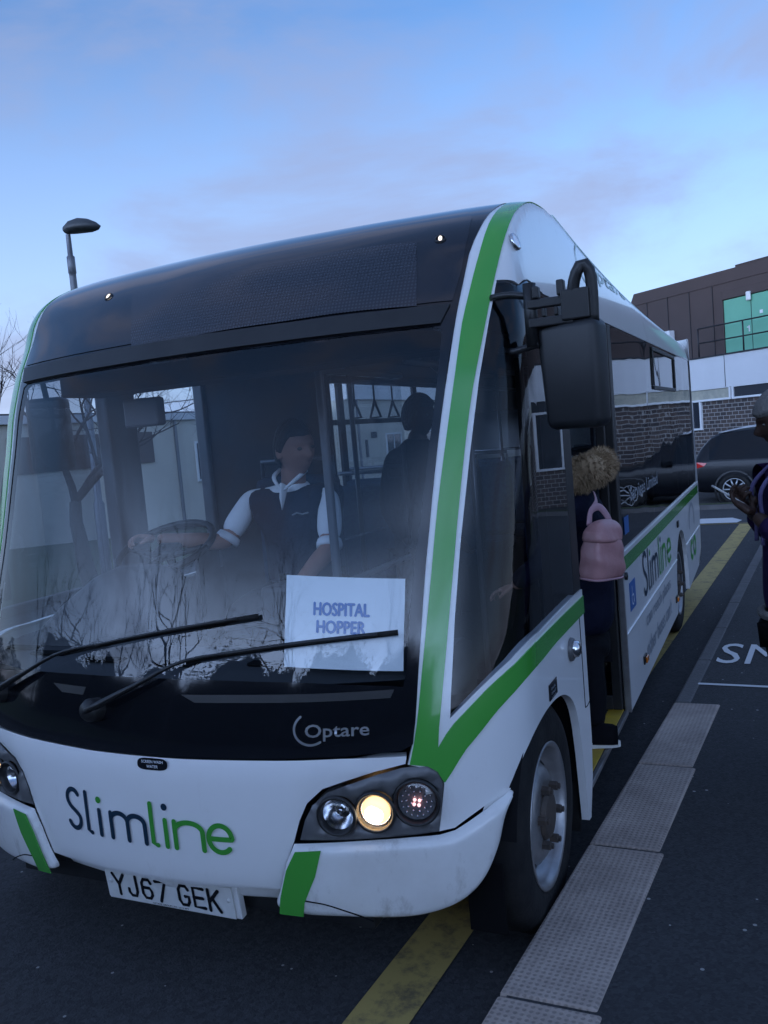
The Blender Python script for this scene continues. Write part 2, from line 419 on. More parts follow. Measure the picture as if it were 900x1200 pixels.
# ------------------------------------------------------------------ the bus
M_VENT = mat('vent_plastic', (.005, .005, .006), .7, spec=.1)
def soften(L, k):
    A = np.array([tuple(p) for p in L]); B = A.copy()
    for i in range(len(A)):
        w = min(k, i, len(A)-1-i); B[i] = A[i-w:i+w+1].mean(0)
    return [V3(p) for p in B]
BUS = thing('minibus', 'white minibus with green stripes, black front mask and a paper notice in its windscreen', 'bus')
BW = [(1.025,.95,2.6),(1.025,.5,2.58),(1.022,.3,2.54),(1.017,.206,2.491),(1.01,.114,2.428),(.99,.031,2.332),(.978,-.053,2.193),(.969,-.113,2.085),(.94,-.233,1.783),(.923,-.318,1.545),(.912,-.402,1.318),(.905,-.502,1.037),(.894,-.552,.848),(.875,-.572,.765)]
GL = [(1.045,.9,2.6),(1.043,.5,2.58),(1.040,.3,2.53),(1.035,.135,2.439),(1.019,.03,2.31),(1.001,-.057,2.17),(.99,-.105,2.083),(.963,-.224,1.781),(.939,-.32,1.517),(.929,-.394,1.317),(.915,-.498,1.036),(.897,-.55,.848),(.879,-.569,.764)]
GR = [(1.085,.9,2.6),(1.100,.5,2.57),(1.101,.38,2.54),(1.099,.243,2.486),(1.092,.1,2.366),(1.07,.004,2.203),(1.056,-.081,2.057),(1.028,-.168,1.856),(1.005,-.256,1.608),(.988,-.364,1.31),(.974,-.467,1.029),(.957,-.518,.84),(.956,-.523,.805)]
def lift(L, k):                      # the first k points sit on the roof: give them the roof's real height
    return [top(p[0], p[1]) if i < k else V3(p) for i, p in enumerate(L)]
BW, GL, GR = [smooth_pts(q, 44) for q in (lift(BW, 3), lift(GL, 3), lift(GR, 3))]
BI = int(np.argmin([abs(p.z-1.318) for p in BW]))
mir = lambda L: [V3((-p[0], p[1], p[2])) for p in L]
WINL = [(1.08,.027,2.229),(1.069,-.058,2.091),(1.049,-.141,1.909),(1.026,-.226,1.667),(1.005,-.328,1.382),(.997,-.408,1.165),(.992,-.475,.956),(.989,-.491,.885)]
WINB = [(1.07,-.42,.965),(1.137,-.318,1.023),(HW,-.068,1.052),(HW,.297,1.06),(HW,.47,1.062)]
SWU = [(.957,-.525,.806),(.991,-.497,.861),(1.033,-.463,.905),(1.094,-.396,.966),(1.147,-.298,1.010),(HW,-.135,1.034),(HW,.07,1.036),(HW,.483,1.036),(HW,.605,1.036)]
SWL = [(.969,-.522,.700),(.977,-.518,.708),(.994,-.505,.738),(1.028,-.476,.791),(1.06,-.446,.828),(1.103,-.397,.883),(1.146,-.318,.929),(HW,-.094,.958),(HW,.119,.966),(HW,.464,.966),(HW,.605,.966)]
GLASS_R = [(.931,-.136,2.069),(.926,-.196,1.921),(.915,-.243,1.785),(.898,-.32,1.573),(.882,-.398,1.369),(.876,-.445,1.244),(.872,-.522,1.026),(.864,-.538,.992)]
GLASS_B = [(.69,-.599,1.010),(.423,-.653,1.024),(.156,-.686,1.03)]
GLASS_T = [(0,-.274,2.082),(.3,-.26,2.082),(.554,-.23,2.083),(.749,-.191,2.084),(.90,-.14,2.084)]
# --- front
glass_poly = [*mir(GLASS_T[::-1][:-1]), *[V3(p) for p in GLASS_T], *[V3(p) for p in GLASS_R], *[V3(p) for p in GLASS_B], *mir(GLASS_B[::-1]), *mir(GLASS_R[::-1])]
mask_low = [(.86,-.572,.806),(.69,-.64,.80),(.51,-.687,.797),(.335,-.717,.796),(.182,-.738,.796),(0,-.748,.797)]
BM_ = [p for p in BW if p.z > .82]
mask_poly = BM_+[V3(p) for p in mask_low]+mir(mask_low[-2::-1])+mir(BM_[::-1])
panel('front_mask', mask_poly, NTOP, M_GLOSSBLACK, BUS, off=.003, h=.045, holes=[glass_poly], thick=.02)
panel('windscreen', glass_poly, NF, M_WS, BUS, off=.0005, h=.05, thick=0)
# rubber header between windscreen and destination glass
hd = [top(x, 0) for x in (0,)]
hdr = [front(x, 2.088)[0] for x in np.linspace(-.925, .925, 25)]
hdr_t = [front(x, 2.150)[0] for x in np.linspace(.95, -.95, 25)]
panel('header_rubber', hdr+hdr_t, NTOP, M_BLACK, BUS, off=.014, h=.025, thick=.014)
# destination glass and led matrix
dg = [front(x, 2.165)[0] for x in np.linspace(-.955, .955, 20)]+[V3((.972,-.0,2.27)),V3((.978,.08,2.40)),V3((.968,.17,2.47)),V3((.92,.26,2.52)),V3((.5,.26,2.52)),V3((0,.24,2.52)),V3((-.5,.26,2.52)),V3((-.92,.26,2.52)),V3((-.968,.17,2.47)),V3((-.978,.08,2.40)),V3((-.972,-.0,2.27))]
M_DESTGLASS = mat('destination_glass', (.012, .014, .02), .06, coat=.5)
panel('destination_glass', dg, NTOP, M_DESTGLASS, BUS, off=.006, h=.05, thick=.004)
def led_material():
    m = mat('led_matrix', (.016, .019, .028), .22, coat=.4); nt = m.node_tree; nd, L = nt.nodes, nt.links
    tc = nd.new('ShaderNodeTexCoord'); mp = nd.new('ShaderNodeMapping'); mp.inputs['Scale'].default_value = (84, 0, 84)
    L.new(tc.outputs['Object'], mp.inputs[0]); vo = nd.new('ShaderNodeTexVoronoi'); vo.inputs['Randomness'].default_value = 0; vo.inputs['Scale'].default_value = 1
    L.new(mp.outputs[0], vo.inputs['Vector'])
    rp = nd.new('ShaderNodeValToRGB'); rp.color_ramp.elements[0].position = .18; rp.color_ramp.elements[1].position = .40
    rp.color_ramp.elements[0].color = (.042, .047, .058, 1); rp.color_ramp.elements[1].color = (.02, .022, .03, 1)
    L.new(vo.outputs['Distance'], rp.inputs[0]); L.new(rp.outputs[0], nd['Principled BSDF'].inputs['Base Color']); return m
led = [(-.265,-.236,2.150),(.0,-.24,2.152),(.4,-.2,2.156),(.845,-.13,2.160),(.828,-.06,2.28),(.805,.02,2.40),(.4,.0,2.395),(0,-.03,2.388),(-.38,-.05,2.380),(-.32,-.14,2.27)]
panel('led_display', led, NTOP, led_material(), BUS, off=.009, h=.05, thick=.003)
for x in (-.53, .885):                  # small lit marker lamps behind the glass
    c, n = front(x, 2.395); M = axis_matrix(c+n*.006, n)
    k = lathe('marker_lamp', [(.020, 0), (.020, .004), (.016, .006)], M, M_BLACK, BUS, 20)
    lathe('lens', [(.0, .009), (.006, .008), (.010, .004)], M @ Matrix.Diagonal((.7, 1.5, 1, 1)), M_MARK, k, 16)
# white nose
NR_ = [(.872,-.565,.790),(.868,-.573,.768),(.785,-.611,.752),(.696,-.645,.727),(.63,-.666,.706),(.581,-.681,.663),(.553,-.688,.608),(.531,-.692,.545),(.500,-.695,.475),(.467,-.693,.383)]
nose_t = [(0,-.748,.792),(.182,-.738,.791),(.335,-.717,.791),(.51,-.687,.792),(.69,-.64,.794)]
nose_b = [(.333,-.714,.379),(.18,-.73,.379),(0,-.742,.379)]
nose = [V3(p) for p in nose_t+NR_+nose_b]+mir((NR_[::-1])[0:0]+nose_b[-2::-1])+mir(NR_[::-1])+mir(nose_t[:0:-1])
panel('nose_panel', nose, NF, M_WHITE, BUS, off=.010, h=.04, thick=.05, pillow=.008)
# recessed white lip under the nose, it carries the number plate
lip = [V3((x, -.69+.2*x*x, z)) for x, z in [*[(x, .385) for x in np.linspace(-.62, .62, 20)], *[(x, .275) for x in np.linspace(.56, -.56, 20)]]]
panel('lower_lip', lip, NF, M_WHITE_DIRTY, BUS, off=-.058, h=.05, thick=.05, pillow=.02)
PN = V3((0, -1, -.12)).normalized(); pc = V3((0, -.668, .288)); PM = axis_matrix(pc, PN)
pl = boxes('number_plate', [((-.262, -.057, -.006), (.262, .057, 0))], M_PLATE, BUS, .002, PM)
boxes('bracket', [((-.274, -.06, -.035), (.280, .056, -.007))], M_WHITE_DIRTY, pl, .004, PM)
UKF = dict(Y=[[(0,1),(.5,.5),(.5,0)],[(1,1),(.5,.5)]], J=[[(.85,1),(.85,.25),(.7,.04),(.3,.04),(.1,.2),(.1,.35)]], G=[[(.92,.8),(.75,.96),(.28,.96),(.08,.76),(.08,.24),(.28,.04),(.75,.04),(.92,.22),(.92,.46),(.6,.46)]],
           E=[[(.95,.96),(.08,.96),(.08,.04),(.95,.04)],[(.08,.5),(.85,.5)]], K=[[(.08,1),(.08,0)],[(.95,1),(.1,.42)],[(.38,.6),(.98,0)]])
UKF['6'] = [[(.9,.8),(.75,.96),(.28,.96),(.08,.76),(.08,.24),(.28,.04),(.72,.04),(.92,.22),(.92,.38),(.75,.55),(.1,.55)]]
UKF['7'] = [[(.05,.95),(.93,.95),(.35,0)]]
parts = []
x = -.232
for ch in 'YJ67 GEK':
    if ch == ' ': x += .033; continue
    for st in UKF[ch]:
        v, f = ribbon([(x+q[0]*.046, -.036+q[1]*.076) for q in st], .0125); parts.append(([PM @ V3((a, b, .0012+.0002*len(parts))) for a, b in v], f))
    x += .0605
v, f = join_data(parts); mesh_obj('plate_lettering', v, f, M_GLOSSBLACK, pl)
v, f = fit_text('OPTARE GROUP LTD  LS15 8PY', -.075, .075, -.0525, -.0465); mesh_obj('maker_lettering', [PM @ V3((a, b, .001)) for a, b in v], f, M_GLOSSBLACK, pl)
for sx in (-.235, .235): lathe('plate_screw', [(0, .003), (.006, .0025), (.007, 0)], axis_matrix(PM @ V3((sx*1.04, .01, 0)), PN), M_PLATE, pl, 12)
# bumper corners with green stripe
BMP = [(.533,-.694,.538),(.62,-.671,.541),(.75,-.625,.545),(.86,-.58,.546),(.944,-.54,.544),(.985,-.515,.551),(1.087,-.425,.613),(1.128,-.376,.634),(1.137,-.40,.615),(1.120,-.448,.543),(1.098,-.464,.428),(1.083,-.471,.379),(1.049,-.492,.345),(1.005,-.518,.318),(.95,-.548,.297),(.891,-.578,.288),(.821,-.612,.290),(.757,-.642,.300),(.662,-.672,.306),(.55,-.69,.308),(.452,-.70,.318),(.468,-.695,.383),(.498,-.695,.475)]
BMP = [V3(p) for p in BMP]; BMP = BMP[:9]+soften(smooth_pts(BMP[8:22], 70), 9)[1:]+BMP[22:]
panel('bumper', BMP, ND, M_WHITE_DIRTY, BUS, off=.036, h=.016, thick=.07, pillow=.03, mirror=True)
ST = [(.541,-.692,.528),(.618,-.671,.532),(.592,-.673,.451),(.548,-.673,.366),(.535,-.66,.318),(.462,-.683,.325),(.476,-.691,.378),(.508,-.694,.470)]
panel('bumper_stripe', ST, NF, M_GREEN, BUS, off=.0385, h=.03, thick=.003, mirror=True)
# headlight clusters
CL = [(.548,-.688,.546),(.569,-.685,.608),(.596,-.677,.655),(.639,-.664,.691),(.702,-.643,.714),(.789,-.611,.741),(.857,-.581,.756),(.925,-.548,.757),(.952,-.533,.735),(.966,-.525,.696),(.945,-.54,.550),(.843,-.592,.548),(.688,-.65,.544)]
LAMPS = [((.669,-.656,.626), .050), ((.778,-.619,.633), .052), ((.892,-.569,.652), .060)]
def circle3(c, r, k=26):
    p, n = front(c[0], c[2]); M = axis_matrix(p, n)
    return [M @ V3((r*math.cos(2*math.pi*i/k), r*math.sin(2*math.pi*i/k), 0)) for i in range(k)]
cla, clb = panel('headlight_cluster', CL, NF, M_GREYP, BUS, off=.014, h=.022, holes=[circle3(c, r+.008) for c, r in LAMPS], thick=.04, pillow=.016, mirror=True)
for sx, cl in ((1, cla), (-1, clb)):
    bk = [V3((p[0]*sx, p[1]+.09, p[2])) for p in CL]; mesh_obj('backing', bk, [tuple(range(len(bk)))], M_BLACK, cl, smooth=False)
    for i, (c, r) in enumerate(LAMPS):
        p, n = front(c[0], c[2]); p = V3((p.x*sx, p.y, p.z)); n = V3((n.x*sx*.6, n.y, n.z)).normalized(); M = axis_matrix(p+n*.012, n)
        lp = lathe('headlight', [(r+.013, .000), (r+.011, .006), (r+.006, .008), (r+.002, .004), (r, -.012), (r*.97, -.02)], M, M_BLACK, cl, 36)
        if i == 0:
            lathe('reflector', [(r*.97, -.018), (r*.8, -.034), (r*.45, -.05), (.012, -.056), (.010, -.035), (0, -.034)], M, M_CHROME, lp, 28)
            lathe('lens', [(r*.96, -.010), (r*.8, -.003), (r*.4, .003), (0, .005)], M, M_LENS_CLEAR, lp, 28)
        elif i == 1:
            lathe('reflector', [(r*.98, -.016), (r*.86, -.014), (r*.84, -.02)], M, M_CHROME, lp, 28)
            lathe('lens', [(r*.84, -.014), (r*.6, -.004), (r*.3, .001), (0, .002)], M, M_HEAD, lp, 28)
            lathe('bulb', [(r*.52, .0005), (r*.4, .0035), (0, .006)], axis_matrix(p+n*.012-V3((.004*sx, 0, .008)), n), M_HOT, lp, 20)
        else:
            lathe('reflector', [(r*.95, -.014), (r*.5, -.02), (0, -.021)], M, M_GREYP, lp, 28)
            dots = []
            for ring, k in ((.3, 4), (.52, 10), (.76, 16)):
                for j in range(k):
                    a = 2*math.pi*j/k+ring
                    dots.append(lathe_data([(.0042, -.0155), (.003, -.011), (0, -.0095)], M @ Matrix.Translation((r*ring*math.cos(a), r*ring*math.sin(a), 0)), 6))
            v, f = join_data(dots); mesh_obj('led_cluster', v, f, M_CHROME, lp)
            v, f = join_data([lathe_data([(.0055, -.014), (.004, -.008), (0, -.007)], M @ Matrix.Translation((r*.17*math.cos(a), r*.17*math.sin(a)-.004, 0)), 8) for a in (.6, 2.2, 3.7, 5.3)])
            mesh_obj('led_bulb', v, f, M_PINKLED, lp)
            lathe('lens', [(r*.96, -.006), (r*.6, .004), (0, .007)], M, M_LENS_CLEAR, lp, 28)
# --- white side skins with the arch pillar
arch = [tuple(p) for p in spline([(1.128,-.375,.636),(1.142,-.335,.685),(1.157,-.28,.728),(1.167,-.20,.762),(HW,-.10,.777),(HW,.0,.780),(HW,.10,.773),(HW,.205,.750),(HW,.30,.705),(HW,.365,.64),(HW,.400,.56)], 34)]
COVE_Y = [.95, 1.3, 1.8, 2.4, 3.0, 3.6, 4.2, 4.8, 5.3, 5.7, 5.9]
cove = [top(1.085, y) for y in COVE_Y]
skin = [*BW, V3((.955,-.533,.735)), V3((.968,-.525,.696)), V3((.945,-.54,.552)), V3((.985,-.515,.556)), V3((1.087,-.425,.618)),
        *[V3(p) for p in arch], V3((HW,.605,1.036)),
        V3((HW,.07,1.045)), V3((HW,.47,1.045)), V3((HW,.62,1.05)), V3((HW,.62,2.20)), V3((HW,5.80,2.20)), V3((1.16,5.9,2.24)), *cove[::-1]]
# simple outline: lower front panel and the cove are one skin, the glazing is a hole bridged at the pillar
low_skin = [*BW[BI:], V3((.955,-.533,.735)), V3((.968,-.525,.696)), V3((.945,-.54,.552)), V3((.985,-.515,.556)), V3((1.087,-.425,.618)),
        *[V3(p) for p in arch], V3((HW,.425,.45)), V3((HW,.445,.30)), V3((HW,.46,.16)), V3((HW,.50,.155)), V3((HW,.575,.30)), V3((HW,.605,.45)), V3((HW,.605,1.062)), *[V3(p) for p in WINB[::-1]], *[V3(p) for p in WINL[:3:-1]]]
up_skin = [*BW[:BI+1], *[V3(p) for p in WINL[4::-1]], V3((1.125,.11,2.205)), V3((HW,.3,2.20)), V3((HW,.62,2.20)), V3((HW,5.80,2.20)), V3((1.16,5.88,2.26)), *cove[::-1]]
panel('front_side_panel', low_skin, NR, M_WHITE, BUS, h=.045, thick=.03, mirror=True)
panel('cove_panel', up_skin, NR, M_WHITE, BUS, h=.024, thick=.02, mirror=True, flatafter=0)
SWU, SWL = smooth_pts(SWU, 30), smooth_pts(SWL, 34)
band = [*GL, V3((.93,-.548,.757)), V3((.952,-.533,.735)), V3((.966,-.525,.700)), *[V3(p) for p in SWL], *[V3(p) for p in SWU[::-1]], *GR[::-1][1:]]
panel('pillar_stripe', band, NR, M_GREEN, BUS, off=.004, h=.035, thick=.006, mirror=True)
gut = [top(1.088, y)+V3((.004, 0, .002)) for y in (.85, *COVE_Y[1:])]
tube('roof_gutter', smooth_pts(gut, 40), .011, M_PALEGREEN, BUS, 8); tube('roof_gutter', mir(smooth_pts(gut, 40)), .011, M_PALEGREEN, BUS, 8)
# roof skin
rows = [i for i in range(P.shape[0]) if P[i, P.shape[1]//2, 1] > .945]
cols = [j for j in range(P.shape[1]) if abs(P[0, j, 0]) < 1.125]
rv = [V3(P[i, j])-V3(NN[i, j])*.002 for i in rows for j in cols]; nc_ = len(cols)
mesh_obj('roof', rv, [(a*nc_+b, a*nc_+b+1, (a+1)*nc_+b+1, (a+1)*nc_+b) for a in range(len(rows)-1) for b in range(nc_-1)], M_WHITE, BUS)
# cab quarter glass
qg = [*[V3(p) for p in WINL], *[V3(p) for p in WINB], V3((HW,.47,2.198)), V3((HW,.3,2.198)), V3((1.125,.11,2.203))]
frit = lambda k: None
panel('quarter_glass', qg, NR, M_QUART, BUS, off=-.004, h=.05, thick=0, mirror=True)
# rear flank of the kerb side
def circ_arch(y0, z0, r, a0, a1, k=20): return [V3((HW, y0+r*math.cos(R(a)), z0+r*math.sin(R(a)))) for a in np.linspace(a0, a1, k)]
WB = 4.30
flank = [V3((HW,1.565,1.036)), V3((HW,1.565,.235)), V3((HW,WB-.46,.245)), V3((HW,WB-.43,.42)), *circ_arch(WB, .384, .425, 175, 5), V3((HW,WB+.43,.42)), V3((HW,WB+.46,.25)), V3((HW,5.72,.29)), V3((HW,5.95,.42)), V3((HW,5.95,1.036))]
panel('rear_side_panel', flank, NS, M_WHITE, BUS, h=.12, thick=.03)
panel('waist_stripe', [V3((HW,1.57,1.032)), V3((HW,1.57,.955)), V3((HW,5.94,.955)), V3((HW,5.94,1.032))], NS, M_GREEN, BUS, off=.003, h=.2, thick=.004)
lflank = [V3((HW,.605,1.036)), V3((HW,.605,.245))]+flank[2:]
flL, _ = panel('offside_panel', lflank, NS, M_WHITE, BUS, h=.15, thick=.03)
for v in flL.data.vertices: v.co.x = -v.co.x
flL.data.flip_normals()
boxes('waist_trim', [((HW-.01, 1.57, 1.034), (HW+.010, 5.94, 1.062))], M_WHITE, BUS, .004)
boxes('waist_trim', [((-HW-.006, .605, 1.034), (-HW+.01, 5.94, 1.062))], M_WHITE, BUS, .004)
each('skirt_seam', [((HW-.002, 1.575, .630), (HW+.007, WB-.38, .640))], M_WHITE, BUS, .003); each('skirt_seam', [((HW-.002, WB+.40, .630), (HW+.007, 5.94, .640))], M_WHITE, BUS, .003)
# rear end
bm = bmesh.new(); prof = [(5.93, .30), (6.17, .42), (6.24, .75), (6.20, 1.1), (6.08, 1.7), (5.97, 2.15), (5.87, 2.40)]
ring = []
for y, z in prof:
    r = []
    for k in range(9):
        a = math.pi/2*k/8; r.append((HW-.16+.16*math.cos(a), y-.16+.16*math.sin(a), z))
    r = [(HW, 5.86, z)]+r; ring.append([bm.verts.new(q) for q in r]+[bm.verts.new((-q[0], q[1], q[2])) for q in r[::-1]])
for a, b in zip(ring, ring[1:]):
    for i in range(len(a)-1): bm.faces.new((a[i], a[i+1], b[i+1], b[i]))
bm_obj('rear_panel', bm, M_WHITE, BUS, smooth=True)
# black glazing of the kerb side behind the door
panel('side_glazing', [V3((HW,1.66,1.062)), V3((HW,5.80,1.062)), V3((HW,5.70,2.198)), V3((HW,1.66,2.198))], NS, M_TINT, BUS, off=-.003, h=.25, thick=0)
boxes('hopper_frame', [((HW-.002, 3.18, 1.90), (HW+.008, 4.50, 1.925)), ((HW-.002, 4.47, 1.9255), (HW+.009, 4.50, 2.1545)), ((HW-.002, 3.18, 2.155), (HW+.008, 4.50, 2.18)), ((HW-.002, 3.18, 1.9255), (HW+.009, 3.20, 2.1545))], M_BLACK, BUS, .003)
each('window_pillar', [((HW-.06, y-.04, 1.06), (HW-.03, y+.04, 2.2)) for y in (3.1, 4.6)]+[((HW-.05, 5.72, 1.06), (HW-.004, 5.86, 2.2))], M_BLACK, BUS)
each('window_pillar', [((-HW+.03, y-.04, 1.06), (-HW+.06, y+.04, 2.2)) for y in (3.1, 4.6)]+[((-HW+.004, 5.72, 1.06), (-HW+.05, 5.86, 2.2))], M_BLACK, BUS)
# door aperture: pillars, header, step, open leaves
each('door_pillar', [((HW-.09, .475, 1.064), (HW-.004, .60, 2.198)), ((HW-.09, .50, .30), (HW-.032, .60, 1.063))], M_BLACK, BUS)
each('door_pillar', [((HW-.09, 1.57, .235), (HW-.032, 1.64, 1.06)), ((HW-.09, 1.575, 1.064), (HW-.002, 1.655, 2.198))], M_BLACK, BUS)
boxes('door_header', [((HW-.16, .605, 2.10), (HW-.006, 1.57, 2.198))], M_BLACK, BUS)
boxes('door_trim', [((HW-.025, 1.546, .24), (HW+.006, 1.564, 1.06))], M_STEEL, BUS, .003)
stp = boxes('door_step', [((.80, .62, .215), (HW-.03, 1.56, .245))], M_FLOORB, BUS)
boxes('step_edge', [((HW-.11, .62, .246), (HW-.034, 1.56, .252))], M_YELLOW, stp, .002)
boxes('kick_strip', [((HW-.029, .62, .225), (HW-.012, 1.56, .249))], M_STEEL, stp, .002)
for y0, nm in ((.665, 1), (1.50, 0)):
    w0, w1 = (HW-.17 if nm else HW-.46), HW-.03
    lf = boxes('door_leaf', [((w0, y0-.014, .27), (w0+.045, y0+.014, 2.08)), ((w1-.045, y0-.014, .27), (w1, y0+.014, 2.08)), ((w0+.0455, y0-.014, 2.03), (w1-.0455, y0+.014, 2.08)), ((w0+.0455, y0-.014, .27), (w1-.0455, y0+.014, .34))], M_BLACK, BUS)
    boxes('pane', [((w0+.046, y0-.003, .342), (w1-.046, y0+.003, 2.028))], M_QUART, lf, 0)
    tube('grab_handle', [(w1-.07, y0+.03, .75), (w1-.07, y0+.045, .8), (w1-.07, y0+.045, 1.75), (w1-.07, y0+.03, 1.8)], .013, M_RAIL, lf)
boxes('draught_screen', [((.735, 1.62, .33), (.885, 1.66, 2.2))], mat('cab_post_paint', (.50, .54, .54), .5, noise=(3, (.40, .44, .44), .5)), BUS, .01)
# side lamps, labels, little things
def side_disc(nm, y, z, prof, m, par=BUS, seg=20, sq=None):
    p, n = side_cast(y, z); return lathe(nm, prof, axis_matrix(p+n*.002, n), m, par, seg)
ind = side_disc('side_indicator', .335, .885, [(.045, 0), (.043, .010), (.034, .015)], M_GREYP)
p, n = side_cast(.345, .885)
lathe('lens', [(.033, .013), (.030, .027), (.018, .036), (0, .038)], axis_matrix(p+n*.002, n), M_CHROME, ind); lathe('bulb', [(.016, .02), (.012, .028), (0, .031)], axis_matrix(p+n*.002+V3((.004, .014, 0)), (.8, .6, 0)), M_AMBER, ind)
for y in (2.10, 3.76):
    a = boxes('side_marker', [((HW+.001, y-.045, .345), (HW+.010, y+.045, .395))], M_BLACK, BUS, .004)
    boxes('lens', [((HW+.0105, y-.034, .352), (HW+.022, y+.034, .388))], M_AMBER, a, .006)
fl = boxes('filler_label', [((HW+.0008, -.02, .795), (HW+.004, .09, .852))], M_GLOSSBLACK, BUS, .01)
for i, s in enumerate(('DIESEL', 'EXHAUST', 'ADBLUE')):
    v, f = fit_text(s, .005, .065, .836-.016*i-.008, .836-.016*i); mesh_obj('filler_lettering', [(HW+.0048, a, b) for a, b in v], f, M_GREYTXT, fl)
side_disc('roof_lens', .14, 2.366, [(.032, 0), (.03, .008), (.018, .006), (0, .007)], M_CHROME)
side_disc('flank_knob', 1.62, .93, [(.02, 0), (.02, .012), (0, .016)], M_BLACK)
boxes('flank_knob', [((HW+.001, 4.05, .86), (HW+.012, 4.12, .91))], M_BLACK, BUS, .003)
ac = boxes('access_badge', [((HW+.001, 1.73, .72), (HW+.003, 1.92, .87))], M_BLUE, BUS, .002)
SY, SZ = 1.82, .795
dis = [ribbon([(SY-.02, SZ+.045), (SY-.02, SZ+.0), (SY+.02, SZ+.0), (SY+.035, SZ-.04)], .012), ribbon(arc(SY-.006, SZ-.018, .032, .032, 150, 360), .009)]
v, f = join_data([([(HW+.0042, a, b) for a, b in q[0]], q[1]) for q in dis]); mesh_obj('wheelchair_symbol', v, f, M_WHITETXT, ac)
boxes('window_sticker', [((HW+.0005, 1.70, 1.13), (HW+.0015, 1.84, 1.22))], M_BLUE, BUS, 0)
# lettering
fx = lambda px: float(np.interp(px, [83, 99, 115, 186, 275], [-.327, -.262, -.2, .08, .338]))
lett_d, lett_g = [], []
sts, dots = slim_strokes()
xm = lambda u: float(np.interp(u, [0, .34, .52, .76, .98, 1.62, 1.84, 2.1, 2.32, 2.72, 2.98, 3.52], [-.322, -.262, -.228, -.168, -.117, .024, .052, .105, .139, .237, .257, .335]))
def front_map(a, b): return front(a, b)
kk = 0
for st, dk in sts:
    pl2 = [(xm(u), .517+.135*w-.012*(u/3.5)) for u, w in st]; pl2 = [tuple(q) for q in spline(pl2, 3*len(pl2))] if len(st) > 3 else pl2
    v, f = ribbon(pl2, .0165); kk += 1
    (lett_d if dk else lett_g).append(([front(a, b)[0]+front(a, b)[1]*(.0125+.0003*kk) for a, b in v], f))
for (u, w), dk in dots:
    c = (xm(u), .517+.135*w); v = [(c[0]+.0115*math.cos(a), c[1]+.0115*math.sin(a)) for a in np.linspace(0, 2*math.pi, 17)[:-1]]
    (lett_d if dk else lett_g).append(([front(a, b)[0]+front(a, b)[1]*.013 for a, b in v], [tuple(range(16))]))
v, f = join_data(lett_d); mesh_obj('name_lettering', v, f, M_NAVYTXT, BUS); v, f = join_data(lett_g); mesh_obj('name_lettering', v, f, M_GREENTXT, BUS)
v, f = fit_text('Optare', .585, .772, .848, .898); on_surface('maker_badge', v, f, front, M_SILVER, BUS, .007)
v, f = ribbon(arc(.602, .884, .050, .046, 128, 305, 22), .007); on_surface('maker_badge', v, f, front, M_SILVER, BUS, .0075)
wl = [(.072+.058*math.copysign(abs(math.cos(a))**.5, math.cos(a)), .772+.019*math.copysign(abs(math.sin(a))**.7, math.sin(a))) for a in np.linspace(0, 2*math.pi, 25)[:-1]]
wlab = on_surface('screen_wash_label', wl, [tuple(range(24))], front, M_GLOSSBLACK, BUS, .0115)
v, f = fit_text('SCREEN WASH', .031, .113, .775, .784); on_surface('label_lettering', v, f, front, M_WHITETXT, wlab, .0125)
v, f = fit_text('WATER', .050, .094, .760, .769); on_surface('label_lettering', v, f, front, M_WHITETXT, wlab, .0125)
sd, sg = [], []
for st, dk in sts:
    v, f = ribbon([(2.24+u*.38, .705+.235*w) for u, w in st], .028); kk += 1; (sd if dk else sg).append(([(HW+.0025+.0001*kk, a, b) for a, b in v], f))
for (u, w), dk in dots:
    (sd if dk else sg).append(([(HW+.003, 2.24+u*.38+.02*math.cos(a), .705+.235*w+.02*math.sin(a)) for a in np.linspace(0, 2*math.pi, 13)[:-1]], [tuple(range(12))]))
v, f = join_data(sd); mesh_obj('flank_lettering', v, f, M_NAVYTXT, BUS); v, f = join_data(sg); mesh_obj('flank_lettering', v, f, M_GREENTXT, BUS)
for s, y0, y1, z0, z1 in (('can reach places', 2.25, 3.45, .49, .60), ('other buses can\'t', 2.22, 3.45, .335, .45)):
    v, f = fit_text(s, y0, y1, z0, z1); mesh_obj('flank_lettering', [(HW+.003, a, b) for a, b in v], f, M_GREYTXT, BUS)
v, f = join_data([([(HW+.003, a, b) for a, b in q[0]], q[1]) for q in (ribbon(arc(5.22, .78, .22, .14, -20, 200, 24), .03),)]); mesh_obj('rear_emblem', v, f, M_GREYTXT, BUS)
v, f = join_data([([(HW+.003+.0002*i, a, b) for a, b in q[0]], q[1]) for i, q in enumerate((ribbon(arc(5.12, .53, .10, .07, 60, 300, 16), .045), ribbon(arc(5.38, .53, .10, .07, 0, 360, 22), .045)))]); mesh_obj('rear_emblem', v, f, M_GREENTXT, BUS)
v, f = fit_text('Optare', 1.28, 2.55, 2.395, 2.495)
mesh_obj('cove_lettering', [side_cast(a, b)[0]+side_cast(a, b)[1]*.002 for a, b in v], f, M_PALEGREEN, BUS)
v, f = ribbon(arc(1.30, 2.45, .17, .09, 110, 290, 20), .012); mesh_obj('cove_lettering', [side_cast(a, b)[0]+side_cast(a, b)[1]*.0025 for a, b in v], f, M_PALEGREEN, BUS)
v, f = fit_text('Services Limited', 1.95, 3.1, 1.28, 1.36); mesh_obj('window_lettering', [(HW+.0006, a, b) for a, b in v], f, M_GREYTXT, BUS)
# black cowl ledges between the wipers
for xs_, z0, z1 in (((-.40, -.23), .965, .99), ((.17, .84), .962, .985)):
    q = [front(x, z1)[0] for x in np.linspace(xs_[0], xs_[1], 8)]+[front(x, z0)[0] for x in np.linspace(xs_[1]-.01, xs_[0]+.05, 8)]
    panel('cowl_ledge', q, NF, M_BLACK, BUS, off=.009, h=.03, thick=.006, pillow=.005)
